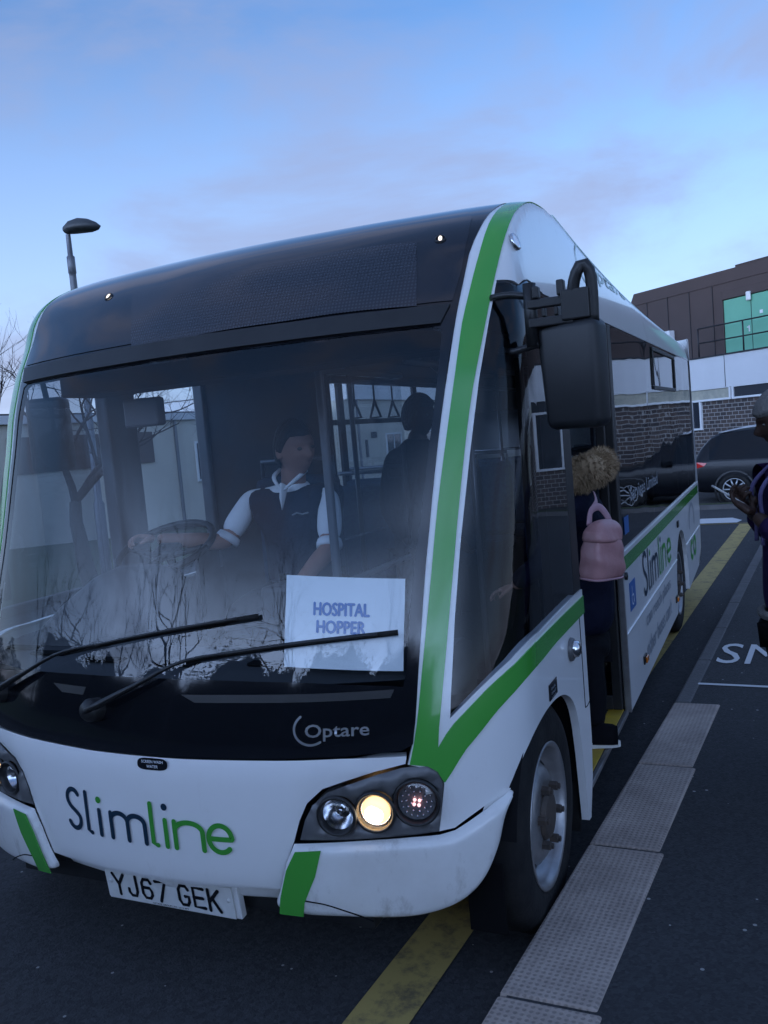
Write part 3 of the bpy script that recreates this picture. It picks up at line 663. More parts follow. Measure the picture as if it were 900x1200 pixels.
# panel joints
def joint(pts, fn, off, r=.0022, nm='panel_joint'):
    P_ = []
    for q in smooth_pts([(p[0], p[1], 0) for p in pts], 24): c, n_ = fn(q.x, q.y); P_.append(c+n_*off)
    for sx in (1, -1): tube(nm, [V3((p.x*sx, p.y, p.z)) for p in P_], r, M_VENT, BUS, 6)
joint([(.55, .372), (.61, .360), (.68, .330), (.735, .300)], front, .0365)
joint([(.52, 1.03), (.52, .80), (.52, .60)], side_cast, .0005)
joint([(.52, .60), (.56, .595), (.604, .60)], side_cast, .0005)
# wipers
def wiper(pv, el, tp):
    a, na = front(*pv); b, nb = front(*el); c, ncc = front(*tp)
    arm = tube('wiper', smooth_pts([a+na*.045, (a+b)/2+na*.05, b+nb*.036, (b*.62+c*.38)+nb*.032], 14), [.024, .022, .020, .018, .014, .013, .012, .011, .010, .009, .008, .007, .006, .005], M_BLACK, BUS, 8, .55)
    lathe('pivot_cap', [(.038, 0), (.038, .04), (.028, .056), (0, .06)], axis_matrix(a, na), M_BLACK, arm, 18)
    pts = []
    d = (c-b)
    for t in np.linspace(-.02, 1, 24):
        x = el[0]+(tp[0]-el[0])*t; z = el[1]+(tp[1]-el[1])*t+.010*math.sin(math.pi*max(0, t)); s, n_ = front(x, z); pts.append((s, n_))
    tube('blade', [s+n_*.014 for s, n_ in pts], .006, M_RUBBER, arm, 6, 1.6); tube('blade_spine', [s+n_*.028 for s, n_ in pts[5:-2]], .0055, M_BLACK, arm, 6)
wiper((-.715, .925), (-.33, 1.092), (.416, 1.211)); wiper((-.165, .925), (.196, 1.084), (.845, 1.145))
# mirrors
def rounded_box(bm, c, s, r, M=None, seg=3):
    lo = V3(c)-V3(s)/2; hi = V3(c)+V3(s)/2; b2 = bmesh.new(); box(b2, lo, hi)
    bmesh.ops.bevel(b2, geom=b2.edges[:]+b2.verts[:], offset=r, segments=seg, profile=.5, affect='EDGES')
    me = bpy.data.meshes.new('t'); b2.to_mesh(me); b2.free()
    if M: me.transform(M)
    bm.from_mesh(me); bpy.data.meshes.remove(me)
MR = Matrix.Translation((1.330, -.02, 1.885)) @ Matrix.Rotation(R(-14), 4, 'Z')
bm = bmesh.new(); rounded_box(bm, (0, 0, 0), (.205, .10, .345), .03)
for v in bm.verts:
    v.co.x *= 1+(.10*v.co.z/.17)*(1 if v.co.x < 0 else .15); v.co.z -= .02*v.co.x
mirr = bm_obj('wing_mirror', bm, mat('mirror_shell', (.011, .012, .014), .45, noise=(14, (.022, .022, .024), .5)), BUS, smooth=True); mirr.matrix_world = MR
boxes('mirror_glass', [((-.085, .0505, -.15), (.088, .053, .15))], M_CHROME, mirr, .002)
def P3(x, y, z): return V3((x, y, z))
for p_, r_ in ((smooth_pts([P3(1.07,-.02,2.165), P3(1.13,-.03,2.165), P3(1.20,-.04,2.15)], 8), .012), ([P3(1.205,-.04,2.19), P3(1.205,-.04,1.99)], .022), ([P3(1.225,-.04,1.995), P3(1.14,-.03,1.98), P3(1.08,-.01,1.99)], .012)): tube('mirror_arm', p_, r_, M_BLACK, mirr, 8).matrix_parent_inverse = MR.inverted()
bx = boxes('mirror_bracket', [((1.20, -.065, 2.045), (1.345, -.04, 2.075)), ((1.20, -.065, 2.105), (1.345, -.04, 2.135)), ((1.245, -.066, 2.0755), (1.258, -.04, 2.1045)), ((1.285, -.066, 2.0755), (1.298, -.04, 2.1045)), ((1.31, -.075, 2.055), (1.40, -.03, 2.15)), ((1.298, -.07, 2.1355), (1.322, -.035, 2.185)), ((1.218, -.068, 2.1355), (1.24, -.035, 2.175))], M_BLACK, mirr, .005); bx.matrix_parent_inverse = MR.inverted()
tb = tube('mirror_arm', smooth_pts([P3(1.345,-.055,2.13), P3(1.36,-.06,2.19), P3(1.385,-.06,2.225), P3(1.405,-.055,2.19), P3(1.405,-.05,2.04)], 14), .019, M_BLACK, mirr, 10); tb.matrix_parent_inverse = MR.inverted()
bm = bmesh.new(); rounded_box(bm, (0, 0, 0), (.20, .10, .36), .03)
m2 = bm_obj('wing_mirror', bm, MATS['mirror_shell'], BUS, smooth=True); m2.matrix_world = Matrix.Translation((-1.335, .38, 1.89)) @ Matrix.Rotation(R(20), 4, 'Z')
a2 = tubes('mirror_arm', [([P3(-1.10,.10,2.16), P3(-1.2,.2,2.17), P3(-1.33,.36,2.15), P3(-1.335,.38,2.06)], .014)], M_BLACK, m2); a2.matrix_parent_inverse = m2.matrix_world.inverted()
# wheels
def wheel(x, y, sx):
    M = Matrix.Translation((x, y, .384)) @ Matrix.Rotation(R(90)*sx, 4, 'Y')
    wh = bpy.data.objects.new('wheel', None); link(wh, BUS)
    rr = .384
    lathe('tyre', [(.245, -.10), (.30, -.105), (rr-.03, -.10), (rr-.006, -.085), (rr, -.05), (rr, .05), (rr-.006, .085), (rr-.03, .102), (.33, .108), (.30, .108), (.26, .104), (.245, .098)], M, M_RUBBER, wh, 64)
    rim = lathe('rim', [(.247, .098), (.250, .104), (.243, .106), (.232, .098), (.226, .075), (.218, .040), (.206, .034), (.196, .038), (.176, .058), (.156, .078), (.142, .088), (.128, .091), (.088, .091), (.086, .07)], M, M_STEEL, wh, 64)
    hub = [lathe_data([(.088, .07), (.084, .095), (.072, .108), (.040, .114), (0, .115)], M, 28)]
    for k in range(6):
        a = 2*math.pi*(k+.3)/6; hub.append(lathe_data([(.0165, .088), (.0165, .118), (.011, .120), (.011, .128), (0, .130)], M @ Matrix.Translation((.104*math.cos(a), .104*math.sin(a), 0)), 6))
    v, f = join_data(hub); mesh_obj('hub_nuts', v, f, M_NUT, wh, smooth=False)
    hol = []
    for k in range(8):
        a = 2*math.pi*k/8+.2; hol.append(lathe_data([(.031, -.004), (.029, .0022), (0, .0026)], M @ Matrix.Translation((.1835*math.cos(a), .1835*math.sin(a), .0525)) @ Matrix.Rotation(a, 4, 'Z') @ Matrix.Rotation(R(44), 4, 'Y') @ Matrix.Diagonal((.75, 1.15, 1, 1)), 18))
    v, f = join_data(hol); mesh_obj('rim_opening', v, f, M_BLACK, wh)
for x, y, sx in ((HW-.135, 0, 1), (HW-.135, WB, 1), (-HW+.135, 0, -1), (-HW+.135, WB, -1)): wheel(x, y, sx)
def liner(y, sx):
    vs, fs = [], []
    A = np.linspace(-8, 166, 26)
    for a in A:
        for x in (HW-.018, .74): vs.append((sx*x, y+.455*math.cos(R(a)), .384+.455*math.sin(R(a))))
    for i in range(len(A)-1): fs.append((2*i, 2*i+1, 2*i+3, 2*i+2))
    c = len(vs); vs += [(sx*.74, y+.455*math.cos(R(a)), .384+.455*math.sin(R(a))) for a in A]; fs.append(tuple(range(c, c+len(A))))
    mesh_obj('wheel_arch', vs, fs, M_VENT, BUS)
for y in (0.0, WB):
    for sx in (1, -1): liner(y, sx)
boxes('mud_flap', [((.98, -.44, .19), (1.10, -.432, .42))], M_VENT, BUS, .003); boxes('mud_flap', [((.88, .475, .10), (1.13, .49, .45))], M_RUBBER, BUS)
each('chassis', [((-.73, -.60, .24), (.73, 6.0, .30)), ((-1.1, .52, .24), (-.74, 3.8, .30)), ((.74, 1.6, .24), (1.12, 3.8, .30)), ((.74, 4.8, .30), (1.12, 5.9, .36)), ((-1.12, 4.8, .30), (-.74, 5.9, .36)), ((-.70, -.62, .31), (.70, -.50, .62))], M_BLACK, BUS)
# --- cabin
each('cabin_floor', [((-1.13, .62, .305), (.795, 5.9, .325)), ((-1.1, -.35, .55), (.55, .60, .60))], M_FLOORB, BUS, 0)
cl_ = [((-1.10, .30, 2.255), (1.10, 5.9, 2.275))]
boxes('ceiling', cl_, M_LINING, BUS, 0)
each('luminaire', [((.45, .8, 2.225), (.57, 5.5, 2.252)), ((-.57, .8, 2.225), (-.45, 5.5, 2.252))], M_LINING, BUS, .01)
each('side_lining', [((1.12, 1.66, .33), (1.135, 5.9, 1.055)), ((-1.135, .62, .33), (-1.12, 5.9, 1.055)), ((1.05, .62, 2.205), (1.12, 5.9, 2.25)), ((-1.12, .62, 2.205), (-1.05, 5.9, 2.25))], M_DARK, BUS, 0)
each('rear_wall', [((-1.10, 5.80, .33), (1.10, 5.83, 1.15)), ((-1.1, 5.72, 1.9), (1.1, 5.75, 2.25))], M_DARK, BUS, 0)
each('cab_bulkhead', [((-1.10, 1.33, .33), (-.285, 1.36, 2.25)), ((-1.10, 1.10, .33), (-1.08, 1.33, 1.2))], M_DARK, BUS, 0)
each('cab_pillar', [((-HW+.02, .50, 1.06), (-HW+.09, .72, 2.2)), ((-HW+.02, 1.30, 1.06), (-HW+.09, 1.42, 2.2))], M_RAIL, BUS, .01)
boxes('blind_box', [((-.95, .08, 2.03), (.95, .32, 2.24))], M_DARK, BUS, .01)
boxes('cab_monitor', [((-.63, .10, 1.87), (-.45, .16, 1.99))], mat('monitor_shell', (.10, .10, .11), .3), BUS, .01)
scr = boxes('cab_screen', [((.135, .42, 1.05), (.17, .455, 2.06)), ((.14, .50, 1.10), (.165, 1.30, 1.13)), ((.14, .46, 2.03), (.165, 1.33, 2.06))], M_RAIL, BUS, .01)
boxes('pane', [((.150, .456, 1.131), (.156, 1.30, 2.029))], M_LGLASS, scr, 0)
boxes('ticket_shelf', [((-.16, .0, .98), (.22, .35, 1.04)), ((.02, .02, 1.04), (.20, .25, 1.19))], M_DARK, BUS, .02)
# dashboard: a broad shelf that follows the glass, and the driver's binnacle
dv, df = [], []
xs = np.linspace(-.98, .93, 36)
rowsD = [(-.045, 1.00), (-.09, 1.03), (-.20, 1.045), (-.34, 1.05), (-.42, 1.02), (-.44, .90), (-.44, .6)]
for x in xs:
    s, _ = front(float(x), 1.0)
    for d, z in rowsD: dv.append((x, s.y-d, z))
for i in range(len(xs)-1):
    for j in range(len(rowsD)-1): a = i*len(rowsD)+j; df.append((a, a+1, a+1+len(rowsD), a+len(rowsD)))
dash = mesh_obj('dashboard', dv, df, M_DASH, BUS)
for x in (-.80, -.60, -.28, .05, .40, .74):
    s, _ = front(x, 1.0); boxes('vent', [((x-.085, s.y+.12, 1.036), (x+.085, s.y+.165, 1.048))], M_VENT, dash, .006)
bz = [(-.62, .18), (-.55, .0), (-.46, 0), (-.35, .03)]
bv, bf = [], []
NB = 18
for k, (w, y0, h) in enumerate([(.62, -.40, 1.03), (.60, -.36, 1.12), (.54, -.27, 1.22), (.46, -.17, 1.29), (.40, -.08, 1.31), (.38, -.02, 1.29), (.38, .0, 1.15), (.40, .0, .9)]):
    for i in range(NB+1):
        t = -1+2*i/NB; z = 1.0+(h-1.0)*(1-abs(t)**4)**.5 if k < 7 else .9
        bv.append((-.47+w*t*.62, y0, max(z, .9)))
for k in range(7):
    for i in range(NB): a = k*(NB+1)+i; bf.append((a, a+1, a+NB+2, a+NB+1))
mesh_obj('binnacle', bv, bf, M_DASH, BUS)
# steering wheel
SW = Matrix.Translation((-.53, .16, 1.34)) @ Matrix.Rotation(R(24), 4, 'X')
st = tubes('steering_wheel', [([SW @ V3((.215*math.cos(a), .215*math.sin(a), 0)) for a in np.linspace(0, 2*math.pi, 41)], .016), ([SW @ V3((-.2, 0, 0)), SW @ V3((0, -.03, -.03)), SW @ V3((.2, 0, 0))], .014), ([SW @ V3((0, -.2, 0)), SW @ V3((0, 0, -.03)), SW @ V3((0, 0, -.3))], .02)], M_BLACK, BUS, 10)
boxes('column_hub', [((-.06, -.05, -.03), (.06, .05, .005))], M_BLACK, st, .02, SW)
# seats
def seat(nm, x, y, w, z, m, par=BUS, face=1):
    s = boxes(nm, [((x-w/2, y-.22, z-.10), (x+w/2, y+.22, z))], m, par, .04)
    boxes('backrest', [((x-w/2+.01, y+.19*face-.05, z+.005), (x+w/2-.01, y+.19*face+.05, z+.66))], m, s, .04)
    tube('seat_rail', [(x-w/2+.04, y+.20*face, z+.60), (x-w/2+.04, y+.20*face, z+.74), (x+w/2-.04, y+.20*face, z+.74), (x+w/2-.04, y+.20*face, z+.60)], .014, M_RAIL, s)
    boxes('plinth', [((x-w/2+.06, y-.15, .326), (x+w/2-.06, y+.15, z-.101))], M_DARK, s, .01)
    return s
seat('driver_seat', -.36, .86, .50, .92, M_SEAT)
for y in (2.1, 2.85, 3.6, 4.45, 5.3):
    seat('passenger_seat', -.68, y, .84, .78, M_SEAT)
    if y > 2.5: seat('passenger_seat', .68, y, .84, .78, M_SEAT)
rails = [([(sx*.36, .9 if sx > 0 else 1.4, 2.08), (sx*.36, 5.6, 2.08)], .016) for sx in (1, -1)]+[([(sx*.36, y, .34), (sx*.36, y, 2.25)], .016) for sx, y in ((1, 1.75), (-1, 1.75), (1, 3.3), (-1, 3.3), (-1, 4.7))]+[([(.36, 1.2, 2.25), (.36, 1.2, 2.08)], .012), ([(.05, 1.75, 2.22), (.40, 1.75, 1.9)], .014)]
for p_, r_ in rails: tube('grab_rail', p_, r_, M_RAIL, BUS, 8)
for y in (1.80, 2.08, 2.36):
    hs = tube('hanging_strap', [(-.36, y, 2.07), (-.36, y, 1.96)], .010, M_BLACK, BUS, 6, .5)
    tube('strap_handle', [(-.36, y, 1.965), (-.365+.055, y-.03, 1.865), (-.355-.055, y+.03, 1.865), (-.36, y, 1.965)], .009, M_BLACK, hs, 8)
# offside glazing
boxes('side_window', [((-HW+.004, .10, 1.064), (-HW+.008, 5.72, 2.198))], M_LGLASS, BUS, 0)
boxes('window_bar', [((-HW+.009, 1.44, 1.86), (-HW+.03, 5.72, 1.90))], M_BLACK, BUS, 0)
# ------------------------------------------------------------------ people
M_SKIN = mat('skin_light', (.36, .20, .15), .55, noise=(18, (.30, .15, .115), .5))
M_SKIND = mat('skin_dark', (.050, .027, .019), .55, spec=.3, noise=(18, (.04, .022, .016), .5))
M_SHIRT = mat('white_shirt', (.78, .79, .82), .85, bump=(14, .35))
M_VEST = mat('navy_vest', (.010, .014, .030), .95, bump=(50, .2))
M_NAVY = mat('navy_coat', (.006, .008, .022), .8, spec=.15, bump=(13, .8))
M_BLACKC = mat('black_cloth', (.006, .006, .008), .9, spec=.12, bump=(14, .6))
M_PURPLE = mat('purple_jacket', (.020, .009, .045), .85, spec=.15, bump=(13, .8))
M_LAV = mat('lavender_scarf', (.13, .11, .24), .9)
M_BEANIE = mat('grey_knit', (.17, .16, .15), .95, bump=(90, .5))
M_HAIR = mat('dark_hair', (.012, .010, .009), .6, bump=(60, .5))
M_HAIRB = mat('brown_hair', (.035, .024, .018), .6, bump=(60, .5))
M_FUR = mat('fur_trim', (.46, .33, .20), .9, noise=(12, (.22, .145, .08), .7))
M_PINK = mat('pink_leather', (.50, .27, .27), .40, noise=(9, (.34, .15, .16), .5), bump=(45, .12))
M_PINKD = mat('pink_strap', (.46, .27, .31), .5)
M_SOLE = mat('white_sole', (.68, .67, .64), .6)
M_EYE = mat('eye', (.10, .09, .08), .15)
M_SCREEN = mat('phone_screen', (.01, .01, .012), .08)
def evaluated(o, name, m, parent):
    dg = bpy.context.evaluated_depsgraph_get(); me = bpy.data.meshes.new_from_object(o.evaluated_get(dg))
    bpy.data.objects.remove(o); me.name = name; me.materials.clear(); me.materials.append(m)
    me.polygons.foreach_set('use_smooth', [True]*len(me.polygons))
    return link(bpy.data.objects.new(name, me), parent)
def skin_obj(chains, sub=2):
    """chains: list of [(x,y,z,rx[,ry]), ...]; equal points are shared"""
    vs, rad, ed, ix = [], [], [], {}
    for ch in chains:
        prev = None
        for q in ch:
            k = tuple(round(c, 4) for c in q[:3])
            if k not in ix: ix[k] = len(vs); vs.append(q[:3]); rad.append((q[3], q[4] if len(q) > 4 else q[3]))
            if prev is not None and prev != ix[k]: ed.append((prev, ix[k]))
            prev = ix[k]
    me = bpy.data.meshes.new('skin'); me.from_pydata(vs, ed, []); o = link(bpy.data.objects.new('skin', me))
    md = o.modifiers.new('s', 'SKIN'); md.use_smooth_shade = True
    for i, r in enumerate(rad): me.skin_vertices[0].data[i].radius = r; me.skin_vertices[0].data[i].use_root = (i == 0)
    o.modifiers.new('d', 'SUBSURF').levels = sub; o.modifiers['d'].render_levels = sub
    return o
def skin_mesh(name, chains, m, parent, sub=2):
    return evaluated(skin_obj(chains, sub), name, m, parent)
def head_data(M, k=1.0, wide=1.0):
    """a head 0.24 high looking along local -y, chin to crown along z, origin between the ears"""
    vs, fs = [], []; nu, nv = 40, 32
    for j in range(nv+1):
        ph = math.pi*j/nv; z = math.cos(ph); s = math.sin(ph)
        for i in range(nu):
            a = 2*math.pi*i/nu; x, y = s*math.sin(a), -s*math.cos(a)
            px, py, pz = x*.076*wide, y*.098, z*.118
            if z < 0:                                   # jaw
                px *= 1-.28*(-z)**1.3; py = py*(1-.16*(-z)) if y < 0 else py*(1-.42*(-z))-.012*(-z)
            f = max(0, -y)
            g = lambda cx, cz, sx, sz: math.exp(-((px-cx)/sx)**2-((pz-cz)/sz)**2)*(1 if y < 0 else 0)
            py -= .026*g(0, -.022, .012, .016)+.014*g(0, .0, .009, .022)          # nose
            py -= .008*g(0, .034, .06, .010)                                      # brow
            py += .011*(g(.031, .012, .017, .012)+g(-.031, .012, .017, .012))     # eye sockets
            py -= .007*g(0, -.056, .022, .005)+.007*g(0, -.068, .019, .005)-.004*g(0, -.062, .02, .003)
            py -= .009*g(0, -.097, .022, .014)                                    # chin
            py -= .004*(g(.036, -.02, .016, .02)+g(-.036, -.02, .016, .02))
            vs.append(V3((px*k, py*k, pz*k)))
    for j in range(nv):
        for i in range(nu): a, b = j*nu+i, j*nu+(i+1) % nu; fs.append((a, b, b+nu, a+nu))
    parts = [(vs, fs)]
    for sx in (-1, 1):
        ev, ef = lathe_data([(.0, .006), (.02, .004), (.031, 0), (.024, -.008), (.0, -.012)], Matrix.Translation((sx*.077*wide*k, .012*k, -.005*k)) @ Matrix.Rotation(R(78*sx), 4, 'Y') @ Matrix.Rotation(R(20), 4, 'Z') @ Matrix.Diagonal((1.05*k, .62*k, k, 1)), 16); parts.append((ev, ef))
    v, f = join_data(parts); return [M @ p for p in v], f
def hair_data(M, k=1.0, low=-.02, front=.055, thick=.011, seed=1):
    rnd = random.Random(seed); vs, fs = [], []; nu, nv = 40, 16; off = rnd.random()*6
    for j in range(nv+1):
        for i in range(nu):
            a = 2*math.pi*i/nu; c = -math.cos(a)                     # c=-1 front
            zl = front if c < -.55 else low+(front-low)*max(0, (-c-.0))/.55*(1 if c < 0 else 0)
            if c > .2: zl = -.075
            ph1 = math.acos(max(-1, min(1, zl/.118))); ph = ph1*j/nv; s = math.sin(ph)
            r = 1+thick/.09*(1 if j < nv else .2)+.02*math.sin(a*9+j*.7+off)
            vs.append(M @ (V3((s*math.sin(a)*.076*r, -s*math.cos(a)*.098*r, math.cos(ph)*.118*r))*k))
    for j in range(nv):
        for i in range(nu): a, b = j*nu+i, j*nu+(i+1) % nu; fs.append((a, b, b+nu, a+nu))
    return vs, fs
def eyes_data(M, k=1.0):
    return join_data([lathe_data([(.0001, .013), (.007, .011), (.0115, .004), (.012, -.003)], M @ Matrix.Translation((sx*.031*k, -.0815*k, .010*k)) @ Matrix.Rotation(R(90), 4, 'X') @ Matrix.Diagonal((k, .62*k, k*.6, 1)), 14) for sx in (-1, 1)])
def fuse(name, datas, skins, m, parent, voxel=.006, smooth=2):
    """one continuous body out of limbs, head and hands"""
    L = list(datas)
    for s in skins:
        dg = bpy.context.evaluated_depsgraph_get(); me = bpy.data.meshes.new_from_object(s.evaluated_get(dg))
        L.append(([v.co.copy() for v in me.vertices], [tuple(p.vertices) for p in me.polygons])); bpy.data.objects.remove(s); bpy.data.meshes.remove(me)
    v, f = join_data(L); o = mesh_obj('fuse', v, f)
    r = o.modifiers.new('r', 'REMESH'); r.mode = 'VOXEL'; r.voxel_size = voxel; r.use_smooth_shade = True
    s = o.modifiers.new('s', 'SMOOTH'); s.iterations = smooth; s.factor = .5
    return evaluated(o, name, m, parent)
def hand(M, pose, k=1.0):
    """right hand, palm normal -z, fingers along +y from the wrist at the origin; pose: curl in degrees per finger (thumb first)"""
    ch = []
    P_ = lambda x, y, z: tuple(M @ V3((x*k, y*k, z*k)))
    palm = [[(*P_(0, -.03, 0), .026*k), (*P_(0, 0, 0), .027*k), (*P_(0, .035, 0), .030*k), (*P_(0, .065, .002), .030*k)]]
    objs = [skin_obj([[(*P_(x, -.005, 0), .016*k), (*P_(x*1.5, .04, 0), .0165*k), (*P_(x*1.75, .08, .002), .0135*k)] for x in (-.012,)], 2),
            skin_obj([[(*P_(.004, -.005, 0), .017*k), (*P_(.004, .04, 0), .0165*k), (*P_(.004, .083, .002), .0135*k)]], 2), skin_obj([[(*P_(.016, -.005, 0), .016*k), (*P_(.022, .04, 0), .016*k), (*P_(.028, .075, .0), .0125*k)]], 2)]
    for i, (x, y, L, r) in enumerate([(-.030, .080, .072, .0092), (-.010, .086, .080, .0095), (.011, .083, .074, .0090), (.030, .074, .058, .0080)]):
        c = R(pose[i+1]); p = V3((x, y-.02, 0)); pts = [(*P_(*p), r*1.12*k)]; ang = 0; p = V3((x, y, .002)); pts.append((*P_(*p), r*1.08*k))
        for s, sc in ((.46, 1.0), (.30, .92), (.24, .78)):
            ang += c*(.75 if s > .4 else 1.0); p = p+V3((x*.05, math.cos(ang)*L*s, -math.sin(ang)*L*s)); pts.append((*P_(*p), r*sc*k))
        objs.append(skin_obj([pts], 2))
    c = R(pose[0]); p = [(-.018, .008, -.004), (-.040, .030, -.012), (-.052, .056, -.018-.02*math.sin(c)), (-.050+.012*math.sin(c), .080, -.024-.035*math.sin(c))]
    objs.append(skin_obj([[(*P_(*q), r*k) for q, r in zip(p, (.016, .0135, .0112, .0088))]], 2))
    return objs
def sneaker(name, M, parent, m1, length=.26):
    up = []
    for y, w, h in ((-.07, .030, .075), (-.05, .036, .085), (0, .038, .090), (.05, .040, .07), (.10, .044, .052), (.15, .042, .042), (.178, .026, .034)):
        r = []
        for i in range(13):
            a = math.pi*i/12; r.append(M @ V3((w*math.cos(a), y, .018+h*math.sin(a)**.8)))
        up.append(r)
    vs = [p for r in up for p in r]; fs = [(a*13+i, a*13+i+1, (a+1)*13+i+1, (a+1)*13+i) for a in range(6) for i in range(12)]; fs += [tuple(range(13)), tuple(range(78, 91))[::-1]]
    s = mesh_obj(name, vs, fs, m1, parent)
    ol = [(.040*math.cos(a)*(1.08 if math.sin(a) > 0 else .86), .055+.135*math.sin(a)) for a in np.linspace(0, 2*math.pi, 25)[:-1]]
    v = [M @ V3((x, y, 0)) for x, y in ol]+[M @ V3((x, y, .026)) for x, y in ol]; n = len(ol)
    mesh_obj('sole', v, [tuple(range(n))[::-1], tuple(range(n, 2*n))]+[(i, (i+1) % n, n+(i+1) % n, n+i) for i in range(n)], M_SOLE, s, smooth=False)
    return s
# --- driver, seated, head turned to the door
def driver():
    t = thing('person', 'driver in white short-sleeved shirt and navy tank top sitting at the steering wheel', 'person', (0, 0, .03))
    X, Y = -.175, .66
    hz = 1.735
    HM = Matrix.Translation((X+.055, Y-.02, hz-.045)) @ Matrix.Rotation(R(5), 4, 'X') @ Matrix.Rotation(R(66), 4, 'Z') @ Matrix.Rotation(R(4), 4, 'X')
    sk = [skin_obj([[(X, Y+.03, 1.42, .075), (X+.01, Y+.02, 1.50, .062), (X+.025, Y, 1.59, .064), (X+.04, Y, 1.65, .066)]])]
    RS, RE, RW = V3((X-.215, Y, 1.475)), V3((X-.30, Y-.13, 1.28)), V3((-.66, .26, 1.34))
    LS, LE, LW = V3((X+.205, Y, 1.465)), V3((X+.245, Y-.12, 1.235)), V3((.03, .30, 1.115))
    for S, E_, W in ((RS, RE, RW), (LS, LE, LW)):
        q = lambda p, r: (*p, r)
        sk.append(skin_obj([[q(S, .052), q(S.lerp(E_, .5), .050), q(E_, .045), q(E_.lerp(W, .35), .045), q(E_.lerp(W, .75), .034), q(W, .028)]]))
    def hm(E_, W, roll):
        d = (W-E_).normalized(); x = d.cross(V3((0, 0, 1))).normalized(); z = x.cross(d); m = Matrix((x, d, z)).transposed().to_4x4(); m.translation = W+d*.01; return m @ Matrix.Rotation(R(roll), 4, 'Y')
    sk += hand(hm(RE, RW, 20), (30, 50, 55, 55, 55)); sk += hand(hm(LE, LW, -10), (25, 28, 30, 34, 38))
    fuse('body', [head_data(HM, 1.10)], sk, M_SKIN, t, .006, 2)
    v, f = hair_data(HM, 1.10, thick=.007, front=.060, seed=3); mesh_obj('hair', v, f, M_HAIR, t)
    v, f = eyes_data(HM, 1.10); mesh_obj('eye', v, f, M_EYE, t)
    sl = []
    for S, E_ in ((RS, RE), (LS, LE)):
        sl.append([(X, Y+.02, 1.46, .07, .07), (*S.lerp(V3((X, Y, 1.47)), .30), .045), (*S, .052), (*S.lerp(E_, .45), .060), (*S.lerp(E_, .9), .062)])
    sh = skin_mesh('shirt', sl+[[(X, Y+.02, 1.46, .07, .07), (X+.004, Y+.015, 1.545, .066)]], M_SHIRT, t)
    for p_, r_ in [([S.lerp(E_, .84), S.lerp(E_, .92), S.lerp(E_, .985)], [.054, .0595, .058]) for S, E_ in ((RS, RE), (LS, LE))]: tube('sleeve_cuff', p_, r_, M_SHIRT, t, 18)
    col = [X+.012, Y+.005, 1.565]
    for p_, r_ in [(smooth_pts([V3((X-.055, Y+.02, 1.60)), V3((X-.03, Y-.085, 1.565)), V3((X+.022, Y-.118, 1.505))], 10), [.007, .008, .009, .010, .010, .010, .009, .008, .007, .004]),
                     (smooth_pts([V3((X+.085, Y+.02, 1.585)), V3((X+.082, Y-.07, 1.555)), V3((X+.038, Y-.118, 1.51))], 10), [.007, .008, .009, .010, .010, .010, .009, .008, .007, .004])]: tube('collar', p_, r_, M_SHIRT, t, 10)
    tube('shirt_placket', [(X+.03, Y-.10, 1.53), (X+.03, Y-.127, 1.47), (X+.03, Y-.136, 1.42)], [.032, .022, .004], M_SHIRT, t, 14, .35, V3((1, 0, 0)))
    skin_mesh('tank_top', [[(X-.01, Y+.08, .96, .185, .145), (X-.005, Y+.05, 1.12, .185, .145), (X, Y+.03, 1.28, .19, .14), (X, Y+.025, 1.40, .175, .125), (X, Y+.02, 1.50, .125, .10)],
                           [(X, Y+.025, 1.40, .175, .125), (X-.14, Y+.01, 1.458, .105), (X-.215, Y-.01, 1.43, .096)], [(X, Y+.025, 1.40, .175, .125), (X+.14, Y+.01, 1.448, .105), (X+.21, Y-.01, 1.42, .096)]], M_VEST, t)
    v, f = ribbon([(X+.075, 1.395), (X+.095, 1.402), (X+.12, 1.395), (X+.145, 1.40)], .007); mesh_obj('chest_emblem', [V3((a, Y-.132+.25*abs(a-X-.05), b)) for a, b in v], f, M_SILVER, t)
    skin_mesh('trousers', [[(X-.01, Y+.10, .99, .16, .12), (X-.12, Y-.02, 1.0, .085), (X-.15, Y-.30, .98, .07), (X-.15, Y-.36, .70, .052)], [(X-.01, Y+.10, .99, .16, .12), (X+.10, Y-.02, 1.0, .085), (X+.12, Y-.30, .98, .07), (X+.13, Y-.36, .70, .052)]], M_BLACKC, t)
    return t
driver()
